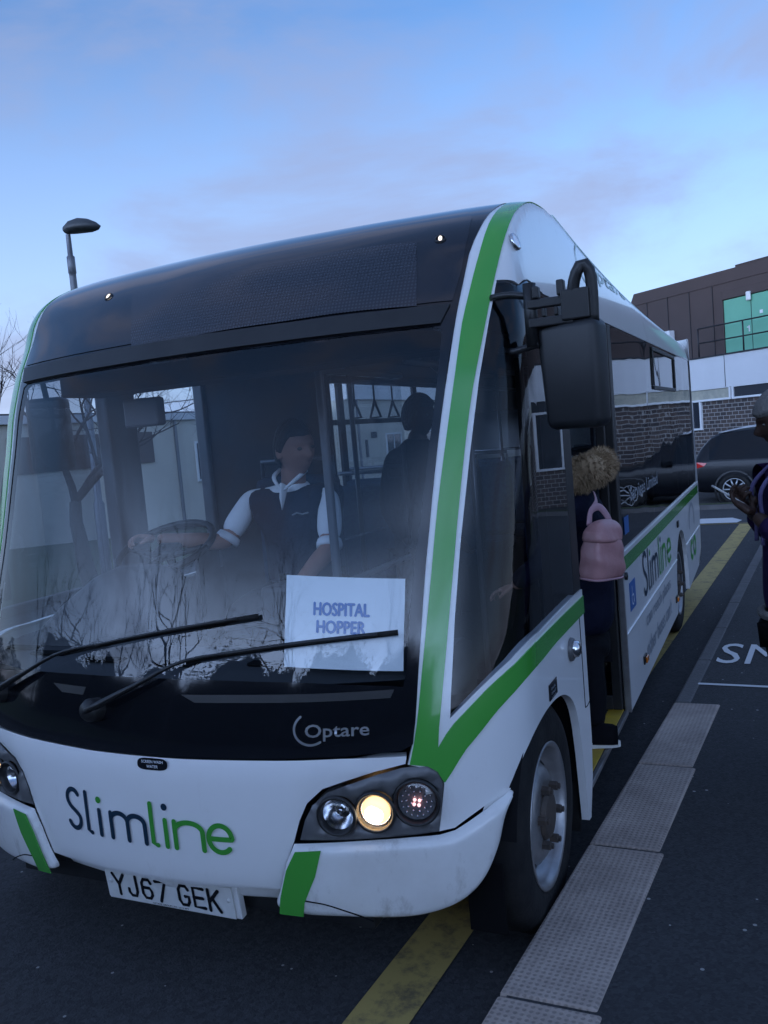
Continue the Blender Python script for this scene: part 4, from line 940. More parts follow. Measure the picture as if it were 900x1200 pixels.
def standing(label, x, y, z, rz, h, coat, legs, hairm, skinm, lean=0, seed=2, arm_a=None, coat_len=.42, heavy=1.0):
    """a standing figure facing local -y, feet on z; h standing height"""
    k = h/1.75; t = thing('person', label, 'person', (x, y, z), rz)
    L = lambda *p: V3(p)*k
    sk = [skin_obj([[(*L(0, .01-lean*.6, 1.40), .07*k), (*L(0, .0-lean*.8, 1.47), .064*k), (*L(0, -.01-lean, 1.56), .064*k)]])]
    HM = Matrix.Translation(L(0, -.02-lean*1.15, 1.625)) @ Matrix.Rotation(lean*1.8, 4, 'X')
    A = arm_a or [((.20, 0, 1.40), (.26, .02, 1.12), (.24, -.10, .90)), ((-.20, 0, 1.40), (-.26, .02, 1.12), (-.24, -.10, .90))]
    sl = []
    sk.append(skin_obj([[(*L(0, .01-lean*.6, 1.40), .07*k), (*L(0, .01, 1.1), .09*k)]]+[[(*L(0, .01-lean*.6, 1.40), .07*k), (*(L(*S)-V3((0, lean*.5*k, 0))), .045*k), (*L(*E_), .036*k), (*L(*E_).lerp(L(*W), .7), .031*k)] for S, E_, W in A]))
    for i, (S, E_, W) in enumerate(A):
        S, E_, W = L(*S), L(*E_), L(*W); S.y -= lean*.5*k
        d = (W-E_).normalized(); xx = d.cross(V3((0, 1, .2))).normalized(); zz = xx.cross(d); m = Matrix((xx, d, zz)).transposed().to_4x4(); m.translation = W+d*.015
        sk.append(skin_obj([[(*E_.lerp(W, .6), .032*k), (*W, .027*k)]])); sk += hand(m, (25, 35, 35, 38, 40), k)
        sl.append([(*L(0, .01-lean*.45, 1.32), .155*k*heavy, .115*k*heavy), (*(S*.62+L(0, 0, 1.40)*.38), .085*k*heavy), (*S, .072*k*heavy), (*S.lerp(E_, .5), .064*k*heavy), (*E_, .056*k*heavy), (*E_.lerp(W, .85), .045*k*heavy)])
    fuse('body', [head_data(HM, k)], sk, skinm, t, .007, 2)
    if hairm: v, f = hair_data(HM, k, seed=seed, low=-.06, thick=.016); mesh_obj('hair', v, f, hairm, t)
    v, f = eyes_data(HM, k); mesh_obj('eye', v, f, M_EYE, t)
    skin_mesh('coat', sl+[[(*L(0, .01-lean*.45, 1.32), .155*k*heavy, .115*k*heavy), (*L(0, .01-lean*.2, 1.15), .155*k*heavy, .12*k*heavy), (*L(0, .01, .98), .165*k*heavy, .135*k*heavy), (*L(0, .01, 1.0-coat_len), .17*k*heavy, .14*k*heavy)], [(*L(0, .01-lean*.45, 1.32), .155*k*heavy, .115*k*heavy), (*L(0, -lean*.7, 1.45), .085*k), (*L(0, -lean*.9, 1.51), .075*k)]], coat, t)
    skin_mesh('trousers', [[(*L(0, .01, .92), .14*k, .115*k), (*L(sx*.09, .0, .78), .082*k), (*L(sx*.105, -.015, .48), .058*k), (*L(sx*.105, .01, .10), .046*k)] for sx in (1, -1)], legs, t)
    for sx in (1, -1): sneaker('shoe', Matrix.Translation(L(sx*.105, -.0, 0)) @ Matrix.Rotation(math.pi, 4, 'Z'), t, M_BLACKC)
    return t, HM, k
standing('passenger in a dark coat standing beside the cab screen inside the bus', .11, 1.53, .327, R(75), 1.62, M_BLACKC, M_BLACKC, M_HAIR, M_SKIND, lean=.03, heavy=1.12)
# --- the woman stepping through the door: dark coat, fur hood, pink rucksack
def boarder():
    t = thing('person', 'passenger in a dark coat with brown fur hood stepping in through the bus door', 'person')
    bx, by = 1.03, 1.17
    fz = .255
    coat = [[(bx-.02, by+.16, .66, .17, .15), (bx-.02, by+.17, .90, .165, .15), (bx-.015, by+.16, 1.12, .165, .145), (bx-.01, by+.14, 1.30, .15, .13), (bx-.01, by+.12, 1.40, .11, .10)],
            [(bx-.01, by+.14, 1.30, .15, .13), (bx-.06, by-.02, 1.33, .075), (bx-.13, by-.06, 1.10, .062), (bx-.30, by-.04, .98, .05)], [(bx-.01, by+.14, 1.30, .15, .13), (bx-.05, by+.29, 1.33, .075), (bx-.10, by+.36, 1.10, .062), (bx-.28, by+.33, .98, .05)]]
    HM = Matrix.Translation((bx-.07, by+.12, 1.47)) @ Matrix.Rotation(R(-90), 4, 'Z') @ Matrix.Rotation(R(28), 4, 'X')
    sk = [skin_obj([[(bx-.01, by+.13, 1.34, .05), (bx-.05, by+.12, 1.42, .052)]])]
    sk.append(skin_obj([[(bx-.01, by+.13, 1.34, .06), (bx-.02, by+.15, 1.1, .09)]]+[[(bx-.01, by+.13, 1.34, .06), (bx-.05, by+(.02 if dy < 0 else .25), 1.31, .045), (bx-.12, by+(-.05 if dy < 0 else .35), 1.10, .036), (bx-.29, by+dy, .985, .03)] for dy in (-.04, .33)]))
    for dy in (-.04, .33):
        W = V3((bx-.31, by+dy, .975)); d = V3((-1, 0, -.3)).normalized(); xx = d.cross(V3((0, 0, 1))).normalized(); m = Matrix((xx, d, xx.cross(d))).transposed().to_4x4(); m.translation = W
        sk.append(skin_obj([[(*(W+V3((.10, 0, .03))), .032), (*W, .026)]])); sk += hand(m, (25, 30, 30, 35, 40), .9)
    fuse('body', [head_data(HM, .92)], sk, M_SKIN, t, .007)
    skin_mesh('coat', coat, M_NAVY, t)
    skin_mesh('hood', [[(bx-.02, by+.12, 1.34, .12, .12), (bx-.05, by+.12, 1.44, .135, .13), (bx-.08, by+.12, 1.52, .105, .10)]], M_NAVY, t)
    # fur ruff: a fat rim of fine hairs
    rnd = random.Random(5); vs, fs = [], []
    cv, cf = [], []
    A = np.linspace(0, 2*math.pi, 41)
    path = [V3((bx+.055+.06*math.cos(a), by+.13+.115*math.sin(a), 1.495+.028*math.cos(a)+.01*math.sin(3*a))) for a in A]
    rad = [.062+.01*math.sin(5*a) for a in A]
    cvd = tube_data(path, rad, 12)
    cv, cf = cvd
    for i in range(11000):
        k = rnd.randrange(40); c = path[k].lerp(path[k+1], rnd.random()); tt = (path[k+1]-path[k]).normalized(); u, w = frame_at(tt); a = rnd.random()*2*math.pi
        n = u*math.cos(a)+w*math.sin(a); r = .056; p0 = c+n*r; d = (n+V3((rnd.gauss(0, .28), rnd.gauss(0, .28), -.25+rnd.gauss(0, .25)))).normalized(); ln = .020+.022*rnd.random()
        s = d.cross(V3((rnd.random()-.5, rnd.random()-.5, rnd.random()-.5))).normalized()*.0016; b = len(vs)
        mid = p0+d*ln*.55; tip = p0+d*ln+V3((0, 0, -.006)); vs += [p0-s, p0+s, mid+s*.8, mid-s*.8, tip]; fs += [(b, b+1, b+2, b+3), (b+3, b+2, b+4)]
    v, f = join_data([(cv, cf), (vs, fs)]); mesh_obj('fur_ruff', v, f, M_FUR, t)
    skin_mesh('trousers', [[(bx-.02, by+.13, .72, .13, .12), (bx+.01, by+.05, .62, .078), (bx+.06, by-.07, .46, .060), (bx+.065, by-.15, fz+.075, .044)], [(bx-.02, by+.13, .72, .13, .12), (bx-.04, by+.22, .66, .078), (bx-.20, by+.24, .60, .06), (bx-.17, by+.25, .42, .045)]], M_BLACKC, t)
    sneaker('shoe', Matrix.Translation((bx+.095, by-.15, fz)) @ Matrix.Rotation(R(98), 4, 'Z'), t, M_BLACKC)
    sneaker('shoe', Matrix.Translation((bx-.16, by+.25, .328)) @ Matrix.Rotation(R(95), 4, 'Z'), t, M_BLACKC)
    b = thing('rucksack', 'pink leather rucksack hanging from one shoulder of the boarding passenger', 'backpack')
    BM = Matrix.Translation((1.183, 1.015, 1.165)) @ Matrix.Rotation(R(-26), 4, 'Z') @ Matrix.Rotation(R(4), 4, 'Y') @ Matrix.Rotation(R(-4), 4, 'X')
    def sack(nm, prof, m, par, ph):
        """soft pouch: (z, half depth, half width) sections with rounded corners"""
        vs, fs = [], []; n = 28
        sec = spline(prof, 26)
        for k, (z, d, w) in enumerate(sec):
            for i in range(n):
                a = 2*math.pi*i/n; cx, sy = math.cos(a), math.sin(a); e = .55
                x = d*math.copysign(abs(cx)**e, cx); y = w*math.copysign(abs(sy)**e, sy)
                x += .0045*math.sin(y*38+z*25+ph)*(1 if x > 0 else .3)+.003*math.sin(z*70+y*20); vs.append(BM @ V3((x, y+.003*math.sin(z*55+ph), z+.004*math.sin(y*26+ph)*(1 if z > .08 else 0))))
        for k in range(25):
            for i in range(n): fs.append((k*n+i, k*n+(i+1) % n, (k+1)*n+(i+1) % n, (k+1)*n+i))
        fs += [tuple(range(n))[::-1], tuple(range(25*n, 26*n))]; return mesh_obj(nm, vs, fs, m, par)
    sack('bag_body', [(-.135, .040, .095), (-.125, .056, .108), (-.09, .064, .112), (-.02, .062, .106), (.05, .052, .096), (.09, .042, .086), (.112, .026, .074), (.118, .008, .05)], M_PINK, b, 0)
    sack('flap', [(.035, .056, .099), (.045, .060, .102), (.075, .053, .096), (.105, .037, .084), (.121, .020, .066), (.126, .006, .04)], M_PINK, b, 1.4)
    def strap(pts, w):
        p = smooth_pts([BM @ V3(q) for q in pts], 30); tube('shoulder_strap', p, w, M_PINKD, b, 10, .28, BM.to_3x3() @ V3((1, 0, 0)))
    strap(((-.035, -.060, .100), (-.05, -.025, .165), (-.05, .035, .178), (-.035, .088, .120), (-.02, .104, .03), (-.02, .108, -.06)), .017)
    strap(((-.04, -.040, .11), (-.075, .01, .160), (-.095, .07, .20), (-.13, .10, .235)), .014)
    boxes('buckle', [((-.038, .108, .01), (-.008, .122, .04))], M_CHROME, b, .003, BM)
    tube('base_piping', [BM @ V3((.058*math.copysign(abs(math.cos(a))**.5, math.cos(a)), .107*math.copysign(abs(math.sin(a))**.5, math.sin(a)), -.130)) for a in np.linspace(0, 2*math.pi, 41)], .005, M_PINKD, b, 6)
boarder()
# --- the man on the pavement with a phone
def phone_man():
    x, y, z = 1.945, 1.05, .12
    arms = [((.21, -.02, 1.34), (.25, -.02, 1.10), (.095, -.165, 1.235)), ((-.21, -.02, 1.34), (-.25, -.02, 1.10), (-.085, -.15, 1.245))]
    t = thing('person', 'person in a purple jacket and grey knitted hat looking at a phone on the pavement', 'person', (x, y, z), R(-78))
    k = .955; L = lambda *p: V3(p)*k
    HM = Matrix.Translation(L(0, -.01, 1.615)) @ Matrix.Rotation(R(12), 4, 'X')
    sk = [skin_obj([[(*L(0, -.0, 1.38), .07), (*L(0, -.02, 1.46), .055), (*L(0, -.005, 1.55), .056)]])]
    sl = []
    sk.append(skin_obj([[(*L(0, 0, 1.38), .07), (*L(0, .01, 1.1), .09)]]+[[(*L(0, 0, 1.38), .07), (*L(*S), .045), (*L(*E_), .040), (*L(*E_).lerp(L(*W), .8), .034)] for S, E_, W in arms]))
    for i, (S, E_, W) in enumerate(arms):
        S, E_, W = L(*S), L(*E_), L(*W); d = (W-E_).normalized()
        up = V3((.75 if i == 0 else -.6, .25, .55)); zz = (-(up-d*up.dot(d))).normalized() if False else None
        pn = V3((-.5, -.25, .82)) if i == 0 else V3((.55, .2, .8))       # palms up towards the phone
        pn = (pn-d*pn.dot(d)).normalized(); zz = -pn; xx = d.cross(zz).normalized(); m = Matrix((xx if i == 0 else xx, d, zz)).transposed().to_4x4(); m.translation = W+d*.01
        if i == 1: m = m @ Matrix.Diagonal((-1, 1, 1, 1))
        sk.append(skin_obj([[(*E_, .042), (*E_.lerp(W, .5), .038), (*W, .028)]])); sk += hand(m, (55, 30, 34, 38, 42) if i == 0 else (48, 46, 50, 54, 58), 1.06)
        sl.append([(*L(0, .0, 1.28), .165, .125), (*(S*.62+L(0, 0, 1.38)*.38), .092), (*S, .08), (*S.lerp(E_, .5), .072), (*E_, .066), (*E_.lerp(W, .55), .056), (*E_.lerp(W, .80), .050)])
    fuse('body', [head_data(HM, 1.0)], sk, M_SKIND, t, .0045, 2)
    v, f = eyes_data(HM); mesh_obj('eye', v, f, M_EYE, t)
    v, f = hair_data(HM, 1.0, low=.0, front=.040, thick=.020); mesh_obj('knitted_hat', v, f, M_BEANIE, t)
    skin_mesh('jacket', sl+[[(*L(0, .0, 1.28), .165, .125), (*L(0, .01, 1.1), .165, .13), (*L(0, .01, .90), .17, .14), (*L(0, .01, .74), .17, .14)], [(*L(0, .0, 1.28), .165, .125), (*L(0, -.02, 1.44), .085)]], M_PURPLE, t)
    for p_, r_ in [(smooth_pts([L(sx*.085, -.02, 1.46), L(sx*.10, -.13, 1.34), L(sx*.075, -.125, 1.2), L(sx*.072, -.128, 1.10)], 14), .009) for sx in (1, -1)]: tube('scarf', p_, r_, M_LAV, t)
    tube('hem', [L(.17*math.cos(a), .01+.145*math.sin(a), .79) for a in np.linspace(0, 2*math.pi, 25)], .018, M_BEANIE, t)
    skin_mesh('trousers', [[(*L(0, .01, .82), .15, .125), (*L(sx*.09, -.01, .70), .120), (*L(sx*.105, .02, .46), .10), (*L(sx*.105, .14, .09), .065)] for sx in (1, -1)], M_BLACKC, t)
    for sx in (1, -1): sneaker('shoe', Matrix.Translation(L(sx*.105, .15, 0)) @ Matrix.Rotation(math.pi, 4, 'Z'), t, M_BLACKC)
    ph = thing('mobile_phone', 'mobile phone with pale case in the hands of the person in purple', 'phone')
    PMx = Matrix.Translation((x, y, z)) @ Matrix.Rotation(R(-78), 4, 'Z') @ Matrix.Translation(L(.0, -.245, 1.315)) @ Matrix.Rotation(R(-35), 4, 'X')
    boxes('case', [((-.037, -.075, -.004), (.037, .075, .004))], M_SOLE, ph, .003, PMx); boxes('screen', [((-.034, -.071, .0042), (.034, .071, .0052))], M_SCREEN, ph, .0004, PMx)
phone_man()
# paper notice behind the glass
def notice():
    t = thing('paper_notice', 'white paper notice with blue capitals propped inside the windscreen', 'notice')
    c = [V3((.486,-.527,1.336)), V3((.856,-.44,1.302)), V3((.864,-.528,1.035)), V3((.505,-.625,1.066))]
    nn = -(c[1]-c[0]).cross(c[3]-c[0]).normalized()
    if nn.y > 0: nn = -nn
    def at(u, v, o=0):
        a = c[0].lerp(c[1], u); b = c[3].lerp(c[2], u); p = a.lerp(b, v)
        s, n_ = front(p.x, p.z); return s+n_*(-.012+o)
    N_ = 12; vs = [at(i/N_, j/N_) for j in range(N_+1) for i in range(N_+1)]
    mesh_obj('sheet', vs, [(j*13+i, j*13+i+1, j*13+i+14, j*13+i+13) for j in range(N_) for i in range(N_)], M_PAPER, t)
    for s, u0, u1, v0, v1 in (('HOSPITAL', .255, .72, .425, .285), ('HOPPER', .285, .69, .615, .48)):
        vs, fs = text_data(s); a = np.array(vs); lo, hi = a.min(0), a.max(0); a = (a-lo)/(hi-lo); parts = []
        for i, (dx, dy) in enumerate(((0, 0), (.006, 0), (-.006, 0), (0, .006), (0, -.006))):   # heavier print
            parts.append(([at(u0+(u1-u0)*p[0]+dx, v0+(v1-v0)*p[1]+dy, .0015+.0002*i) for p in a], fs))
        v, f = join_data(parts); mesh_obj('lettering', v, f, M_BLUETXT, t)
        w2 = []
notice()
# ------------------------------------------------------------------ ground
def gz(y): return -.45*min(1, max(0, (y-11)/7))**1.0 if y > 11 else 0
def asphalt(name, c1, c2, chips, scale=70):
    m = mat(name, c1, .88); nt = m.node_tree; nd, L = nt.nodes, nt.links; b = nd['Principled BSDF']
    tc = nd.new('ShaderNodeTexCoord'); n1 = nd.new('ShaderNodeTexNoise'); n1.inputs['Scale'].default_value = 1.1; n1.inputs['Detail'].default_value = 8; n1.inputs['Roughness'].default_value = .7
    n2 = nd.new('ShaderNodeTexVoronoi'); n2.inputs['Scale'].default_value = scale; n3 = nd.new('ShaderNodeTexNoise'); n3.inputs['Scale'].default_value = scale*1.6; n3.inputs['Detail'].default_value = 2
    for n in (n1, n2, n3): L.new(tc.outputs['Object'], n.inputs['Vector'])
    mx = nd.new('ShaderNodeMix'); mx.data_type = 'RGBA'; mx.inputs['A'].default_value = (*c1, 1); mx.inputs['B'].default_value = (*c2, 1); L.new(n1.outputs['Fac'], mx.inputs['Factor'])
    rp = nd.new('ShaderNodeValToRGB'); rp.color_ramp.elements[0].position = .0; rp.color_ramp.elements[1].position = 1
    rp.color_ramp.elements[0].color = (.55, .55, .55, 1); rp.color_ramp.elements[1].color = (1.7, 1.7, 1.7, 1); L.new(n2.outputs['Color'], rp.inputs[0])
    m2 = nd.new('ShaderNodeMix'); m2.data_type = 'RGBA'; m2.blend_type = 'MULTIPLY'; m2.inputs['Factor'].default_value = .8; L.new(mx.outputs['Result'], m2.inputs['A']); L.new(rp.outputs[0], m2.inputs['B'])
    v3 = nd.new('ShaderNodeTexVoronoi'); v3.inputs['Scale'].default_value = 9; L.new(tc.outputs['Object'], v3.inputs['Vector'])
    lt = nd.new('ShaderNodeMath'); lt.operation = 'LESS_THAN'; lt.inputs[1].default_value = chips; L.new(v3.outputs['Distance'], lt.inputs[0])
    m3 = nd.new('ShaderNodeMix'); m3.data_type = 'RGBA'; m3.inputs['B'].default_value = (.30, .30, .28, 1); L.new(lt.outputs[0], m3.inputs['Factor']); L.new(m2.outputs['Result'], m3.inputs['A'])
    L.new(m3.outputs['Result'], b.inputs['Base Color'])
    bp = nd.new('ShaderNodeBump'); bp.inputs['Strength'].default_value = .55; bp.inputs['Distance'].default_value = .006; L.new(n3.outputs['Fac'], bp.inputs['Height']); L.new(bp.outputs['Normal'], b.inputs['Normal'])
    return m
M_ROAD = asphalt('road_asphalt', (.020, .021, .024), (.048, .048, .050), .05)
M_PAVE = asphalt('pavement_asphalt', (.016, .017, .019), (.042, .042, .044), .06, 85)
M_GRASS = mat('grass', (.035, .055, .016), .95, noise=(.6, (.055, .06, .022), .8), bump=(22, .8))
M_KERB = mat('kerb_concrete', (.12, .115, .115), .85, noise=(5, (.075, .07, .07), .7), bump=(60, .3))
def worn(name, col, under, amt=.5, sc=5):
    m = mat(name, col, .75); nt = m.node_tree; nd, L = nt.nodes, nt.links
    tc = nd.new('ShaderNodeTexCoord'); n = nd.new('ShaderNodeTexNoise'); n.inputs['Scale'].default_value = sc; n.inputs['Detail'].default_value = 10; n.inputs['Roughness'].default_value = .75; L.new(tc.outputs['Object'], n.inputs['Vector'])
    rp = nd.new('ShaderNodeValToRGB'); rp.color_ramp.elements[0].position = amt; rp.color_ramp.elements[1].position = amt+.14; rp.color_ramp.elements[0].color = (*col, 1); rp.color_ramp.elements[1].color = (*under, 1)
    L.new(n.outputs['Fac'], rp.inputs[0]); L.new(rp.outputs[0], nd['Principled BSDF'].inputs['Base Color']); return m
M_YLINE = worn('yellow_line_paint', (.42, .31, .10), (.16, .125, .065), .50, 7)
M_WLINE = worn('white_line_paint', (.62, .62, .62), (.22, .22, .22), .60)
def slab_material():
    m = mat('tactile_slab', (.27, .25, .26), .85); nt = m.node_tree; nd, L = nt.nodes, nt.links; b = nd['Principled BSDF']
    tc = nd.new('ShaderNodeTexCoord'); n = nd.new('ShaderNodeTexNoise'); n.inputs['Scale'].default_value = 3.2; n.inputs['Detail'].default_value = 9; n.inputs['Roughness'].default_value = .7
    L.new(tc.outputs['Object'], n.inputs['Vector'])
    rp = nd.new('ShaderNodeValToRGB'); rp.color_ramp.elements[0].position = .3; rp.color_ramp.elements[1].position = .72; rp.color_ramp.elements[0].color = (.27, .22, .19, 1); rp.color_ramp.elements[1].color = (.52, .43, .37, 1); L.new(n.outputs['Fac'], rp.inputs[0])
    mp = nd.new('ShaderNodeMapping'); mp.inputs['Scale'].default_value = (50, 50, 0); mp.inputs['Rotation'].default_value = (0, 0, R(3)); L.new(tc.outputs['Object'], mp.inputs[0])
    vo = nd.new('ShaderNodeTexVoronoi'); vo.inputs['Randomness'].default_value = .06; vo.inputs['Scale'].default_value = 1; L.new(mp.outputs[0], vo.inputs['Vector'])
    r2 = nd.new('ShaderNodeValToRGB'); r2.color_ramp.elements[0].position = .20; r2.color_ramp.elements[1].position = .38; r2.color_ramp.elements[0].color = (.42, .42, .42, 1); r2.color_ramp.elements[1].color = (1, 1, 1, 1); L.new(vo.outputs['Distance'], r2.inputs[0])
    n2 = nd.new('ShaderNodeTexNoise'); n2.inputs['Scale'].default_value = 2.1; L.new(tc.outputs['Object'], n2.inputs['Vector'])
    mr = nd.new('ShaderNodeMapRange'); mr.inputs['From Min'].default_value = .38; mr.inputs['From Max'].default_value = .58; mr.inputs['To Min'].default_value = .15; mr.inputs['To Max'].default_value = .50; L.new(n2.outputs['Fac'], mr.inputs[0])
    m2 = nd.new('ShaderNodeMix'); m2.data_type = 'RGBA'; m2.blend_type = 'MULTIPLY'; L.new(mr.outputs[0], m2.inputs['Factor']); L.new(rp.outputs[0], m2.inputs['A']); L.new(r2.outputs[0], m2.inputs['B'])
    L.new(m2.outputs['Result'], b.inputs['Base Color'])
    bp = nd.new('ShaderNodeBump'); bp.inputs['Strength'].default_value = .8; bp.inputs['Distance'].default_value = .004; L.new(r2.outputs[0], bp.inputs['Height']); L.new(bp.outputs['Normal'], b.inputs['Normal'])
    return m
M_SLAB = slab_material()
def sheet(name, poly, m, z=0, step=1.0, kind='structure'):
    """flat ground sheet that follows the slope"""
    vs = [(x, y, gz(y)+z) for x, y in poly]; o = mesh_obj(name, vs, [tuple(range(len(vs)))], m, smooth=False)
    if kind: o['kind'] = kind
    return o
def strip(name, left, right, y0, y1, z, m, n=40):
    ys = np.linspace(y0, y1, n); vs = []
    for y in ys: vs += [(left(y), y, gz(y)+z), (right(y), y, gz(y)+z)]
    return struct(mesh_obj(name, vs, [(2*i, 2*i+1, 2*i+3, 2*i+2) for i in range(n-1)], m, smooth=False))
ys = [-400, -60, -30, -10, 0, 5, 11, 12, 13, 14, 15, 16, 17, 18, 24, 60, 400]
gv = [(x, y, gz(y)-.03) for y in ys for x in (-400, 400)]
struct(mesh_obj('ground', gv, [(2*i, 2*i+1, 2*i+3, 2*i+2) for i in range(len(ys)-1)], M_GRASS, smooth=False))
KE = lambda y: 1.165+.072*y if y < 2.1 else 1.316+.055*(y-2.1)
struct(mesh_obj('road', [(x, y, gz(y)) for y in ys[1:-1] for x in (-6.5, 6.0 if y > 9 else 1.3+.06*max(y, -12))], [(2*i, 2*i+1, 2*i+3, 2*i+2) for i in range(len(ys)-3)], M_ROAD, smooth=False))
strip('yellow_line', lambda y: .695+.055*y, lambda y: .885+.0556*y, -4, 11.0, .004, M_YLINE)
# pavement sheet, kerb upstand, plain kerb and the raised textured boarding slabs
strip('pavement', lambda y: KE(y)+.02, lambda y: 9.0, -14, 9.4, .116, M_PAVE)
bm = bmesh.new()
def kerb_piece(bm, y0, y1, w, z0, z1):
    q = [(KE(y0)-.014, y0), (KE(y1)-.014, y1), (KE(y1)+w, y1), (KE(y0)+w, y0)]
    b = [bm.verts.new((x+( -.01 if i in (0, 1) else 0), y, z0)) for i, (x, y) in enumerate(q)]; t_ = [bm.verts.new((x+(.012 if i in (0, 1) else 0), y, z1)) for i, (x, y) in enumerate(q)]
    bm.faces.new(t_[::-1]); bm.faces.new(b)
    for i in range(4): bm.faces.new((b[i], b[(i+1) % 4], t_[(i+1) % 4], t_[i]))
for i in range(8): kerb_piece(bm, 2.12+i*.9, 2.12+(i+1)*.9-.006, .085, -.02, .121)
struct(bm_obj('kerb', bm, M_KERB, bevel=.012))
joints = [-4.30, -3.38, -2.46, -1.54, -.615, .345, 1.185, 2.115]
bm = bmesh.new()
for a, b in zip(joints, joints[1:]): kerb_piece(bm, a+.006, b-.006, .265-.020*a, -.02, .123)
struct(bm_obj('kerb_slabs', bm, M_SLAB, bevel=.010))
# markings on the pavement and beyond
ml = sheet('white_line', [(1.40, 2.47), (1.40, 2.505), (2.6, 2.47), (2.6, 2.435)], M_WLINE, .1205)
def ground_letters(s, O, ux, uy, w, h):
    v, f = fit_text(s, 0, w, 0, h, 0); return [(O[0]+ux[0]*a+uy[0]*b, O[1]+ux[1]*a+uy[1]*b, .1215) for a, b in v], f
v, f = ground_letters('SM', (1.475, 2.95), (.995, -.06), (.06, 1.0), .40, .50)
struct(mesh_obj('painted_letters', v, f, M_WLINE, smooth=False))
hump = [(.50, 11.35), (1.25, 11.35), (1.30, 11.95), (1.12, 12.75), (.62, 12.75)]
sheet('painted_hump', hump, M_WLINE, .008)
sheet('give_way_line', [(.62, 11.08), (1.62, 11.08), (1.62, 11.18), (.62, 11.18)], M_YLINE, .008)
bm = bmesh.new(); box(bm, (-2, 16.3, -.6), (14, 16.45, gz(17)+.13)); struct(bm_obj('far_kerb', bm, M_KERB))
sheet('verge', [(-2, 16.46), (14, 16.46), (14, 17.3), (-2, 17.3)], M_GRASS, .1)
sheet('car_park', [(-2, 17.31), (22, 17.31), (22, 40), (-2, 40)], M_ROAD, .008)
# left of the road
struct(boxes('far_kerb', [((-6.62, -40, -.05), (-6.5, 11, .11))], M_KERB, None, .01))
# ------------------------------------------------------------------ buildings
M_BRICK = mat('brick', (.10, .075, .065), .9)
def brickify(m, c1, c2, mortar, scale):
    nt = m.node_tree; nd, L = nt.nodes, nt.links; tc = nd.new('ShaderNodeTexCoord'); sx = nd.new('ShaderNodeSeparateXYZ'); cx = nd.new('ShaderNodeCombineXYZ'); L.new(tc.outputs['Object'], sx.inputs[0])
    L.new(sx.outputs['X'], cx.inputs['X']); L.new(sx.outputs['Z'], cx.inputs['Y'])
    b = nd.new('ShaderNodeTexBrick'); b.inputs['Scale'].default_value = scale; b.inputs['Color1'].default_value = (*c1, 1); b.inputs['Color2'].default_value = (*c2, 1); b.inputs['Mortar'].default_value = (*mortar, 1)
    b.inputs['Mortar Size'].default_value = .022; b.inputs['Brick Width'].default_value = .5; b.inputs['Row Height'].default_value = .25; L.new(cx.outputs[0], b.inputs['Vector']); L.new(b.outputs['Color'], nd['Principled BSDF'].inputs['Base Color'])
brickify(M_BRICK, (.095, .068, .058), (.045, .038, .040), (.30, .28, .26), 2.3)
M_CLAD = mat('brown_cladding', (.060, .038, .034), .55, noise=(1.2, (.075, .05, .045), .5))
M_BANDP = mat('white_cladding', (.66, .66, .67), .5, noise=(.8, (.56, .56, .57), .6))
M_GREEND = mat('green_door_paint', (.15, .42, .28), .45, noise=(1.5, (.12, .36, .24), .5))
M_FRAME = mat('white_frame', (.72, .72, .72), .4)
M_WIN = mat('window_dark', (.03, .035, .045), .06, spec=.8)
M_WINCREAM = mat('window_cream', (.50, .46, .36), .35, noise=(2.5, (.20, .22, .20), .8), coat=.5)  # warm cream pane colour, mottled with grey-green
M_RAILD = mat('dark_railing', (.035, .035, .04), .5, metal=.4)
M_CREAM = mat('cream_render', (.62, .57, .48), .9, noise=(.7, (.50, .46, .39), .6))
M_ROOFD = mat('grey_felt', (.07, .07, .075), .9)
HB = thing('hospital_building', 'brown clad hospital building with a white band above dark brickwork and a green door', 'building', (-.35, 24.1, 0), math.atan2(-.656, .755))
def hb(name, L, m, bevel=.006, par=HB): return boxes(name, L, m, par, bevel)
hb('brick_wall', [((-12, 0, -.6), (26, .3, 1.985))], M_BRICK)
hb('white_band', [((-12, -.06, 2.315), (26, .4, 3.19))], M_BANDP); hb('band_coping', [((-12.02, -.10, 3.191), (26.02, .5, 3.23))], M_RAILD)
hb('band_joint', [((s, -.066, 2.32), (s+.018, -.061, 3.185)) for s in np.arange(-11.4, 26, 1.81)], M_RAILD, 0)
up = hb('upper_storey', [((-3.08, .52, 3.2), (26, 8, 5.22))], M_CLAD)
vs = [(-3.08, .5, 5.221), (-2.85, .5, 5.59), (1.30, .5, 5.57), (1.30, .5, 5.63), (26, .5, 5.63), (26, .5, 5.221), (-3.08, 8, 5.221), (-2.85, 8, 5.59), (26, 8, 5.63), (26, 8, 5.221)]
mesh_obj('roof_fascia', vs, [(0, 1, 2, 3, 4, 5), (1, 7, 8, 4, 3, 2), (0, 6, 7, 1), (6, 9, 8, 7), (5, 4, 8, 9)], M_CLAD, HB, smooth=False)
hb('cladding_joint', [((s, .503, 3.24), (s+.02, .518, 5.22)) for s in np.arange(-2.3, 26, .9) if not .5 < s < 4.2], M_RAILD, 0)
gd = hb('green_door', [((.88, .44, 3.20), (3.78, .50, 4.73))], M_GREEND)
hb('door_surround', [((.65, .40, 3.24), (.875, .51, 4.98)), ((.8755, .40, 4.75), (4.0, .51, 4.98)), ((3.79, .40, 3.24), (4.0, .51, 4.749))], M_CLAD, .006)
hb('door_joint', [((1.83, .432, 3.24), (1.845, .439, 4.73)), ((2.8, .432, 3.24), (2.815, .439, 4.73))], M_RAILD, 0, gd)
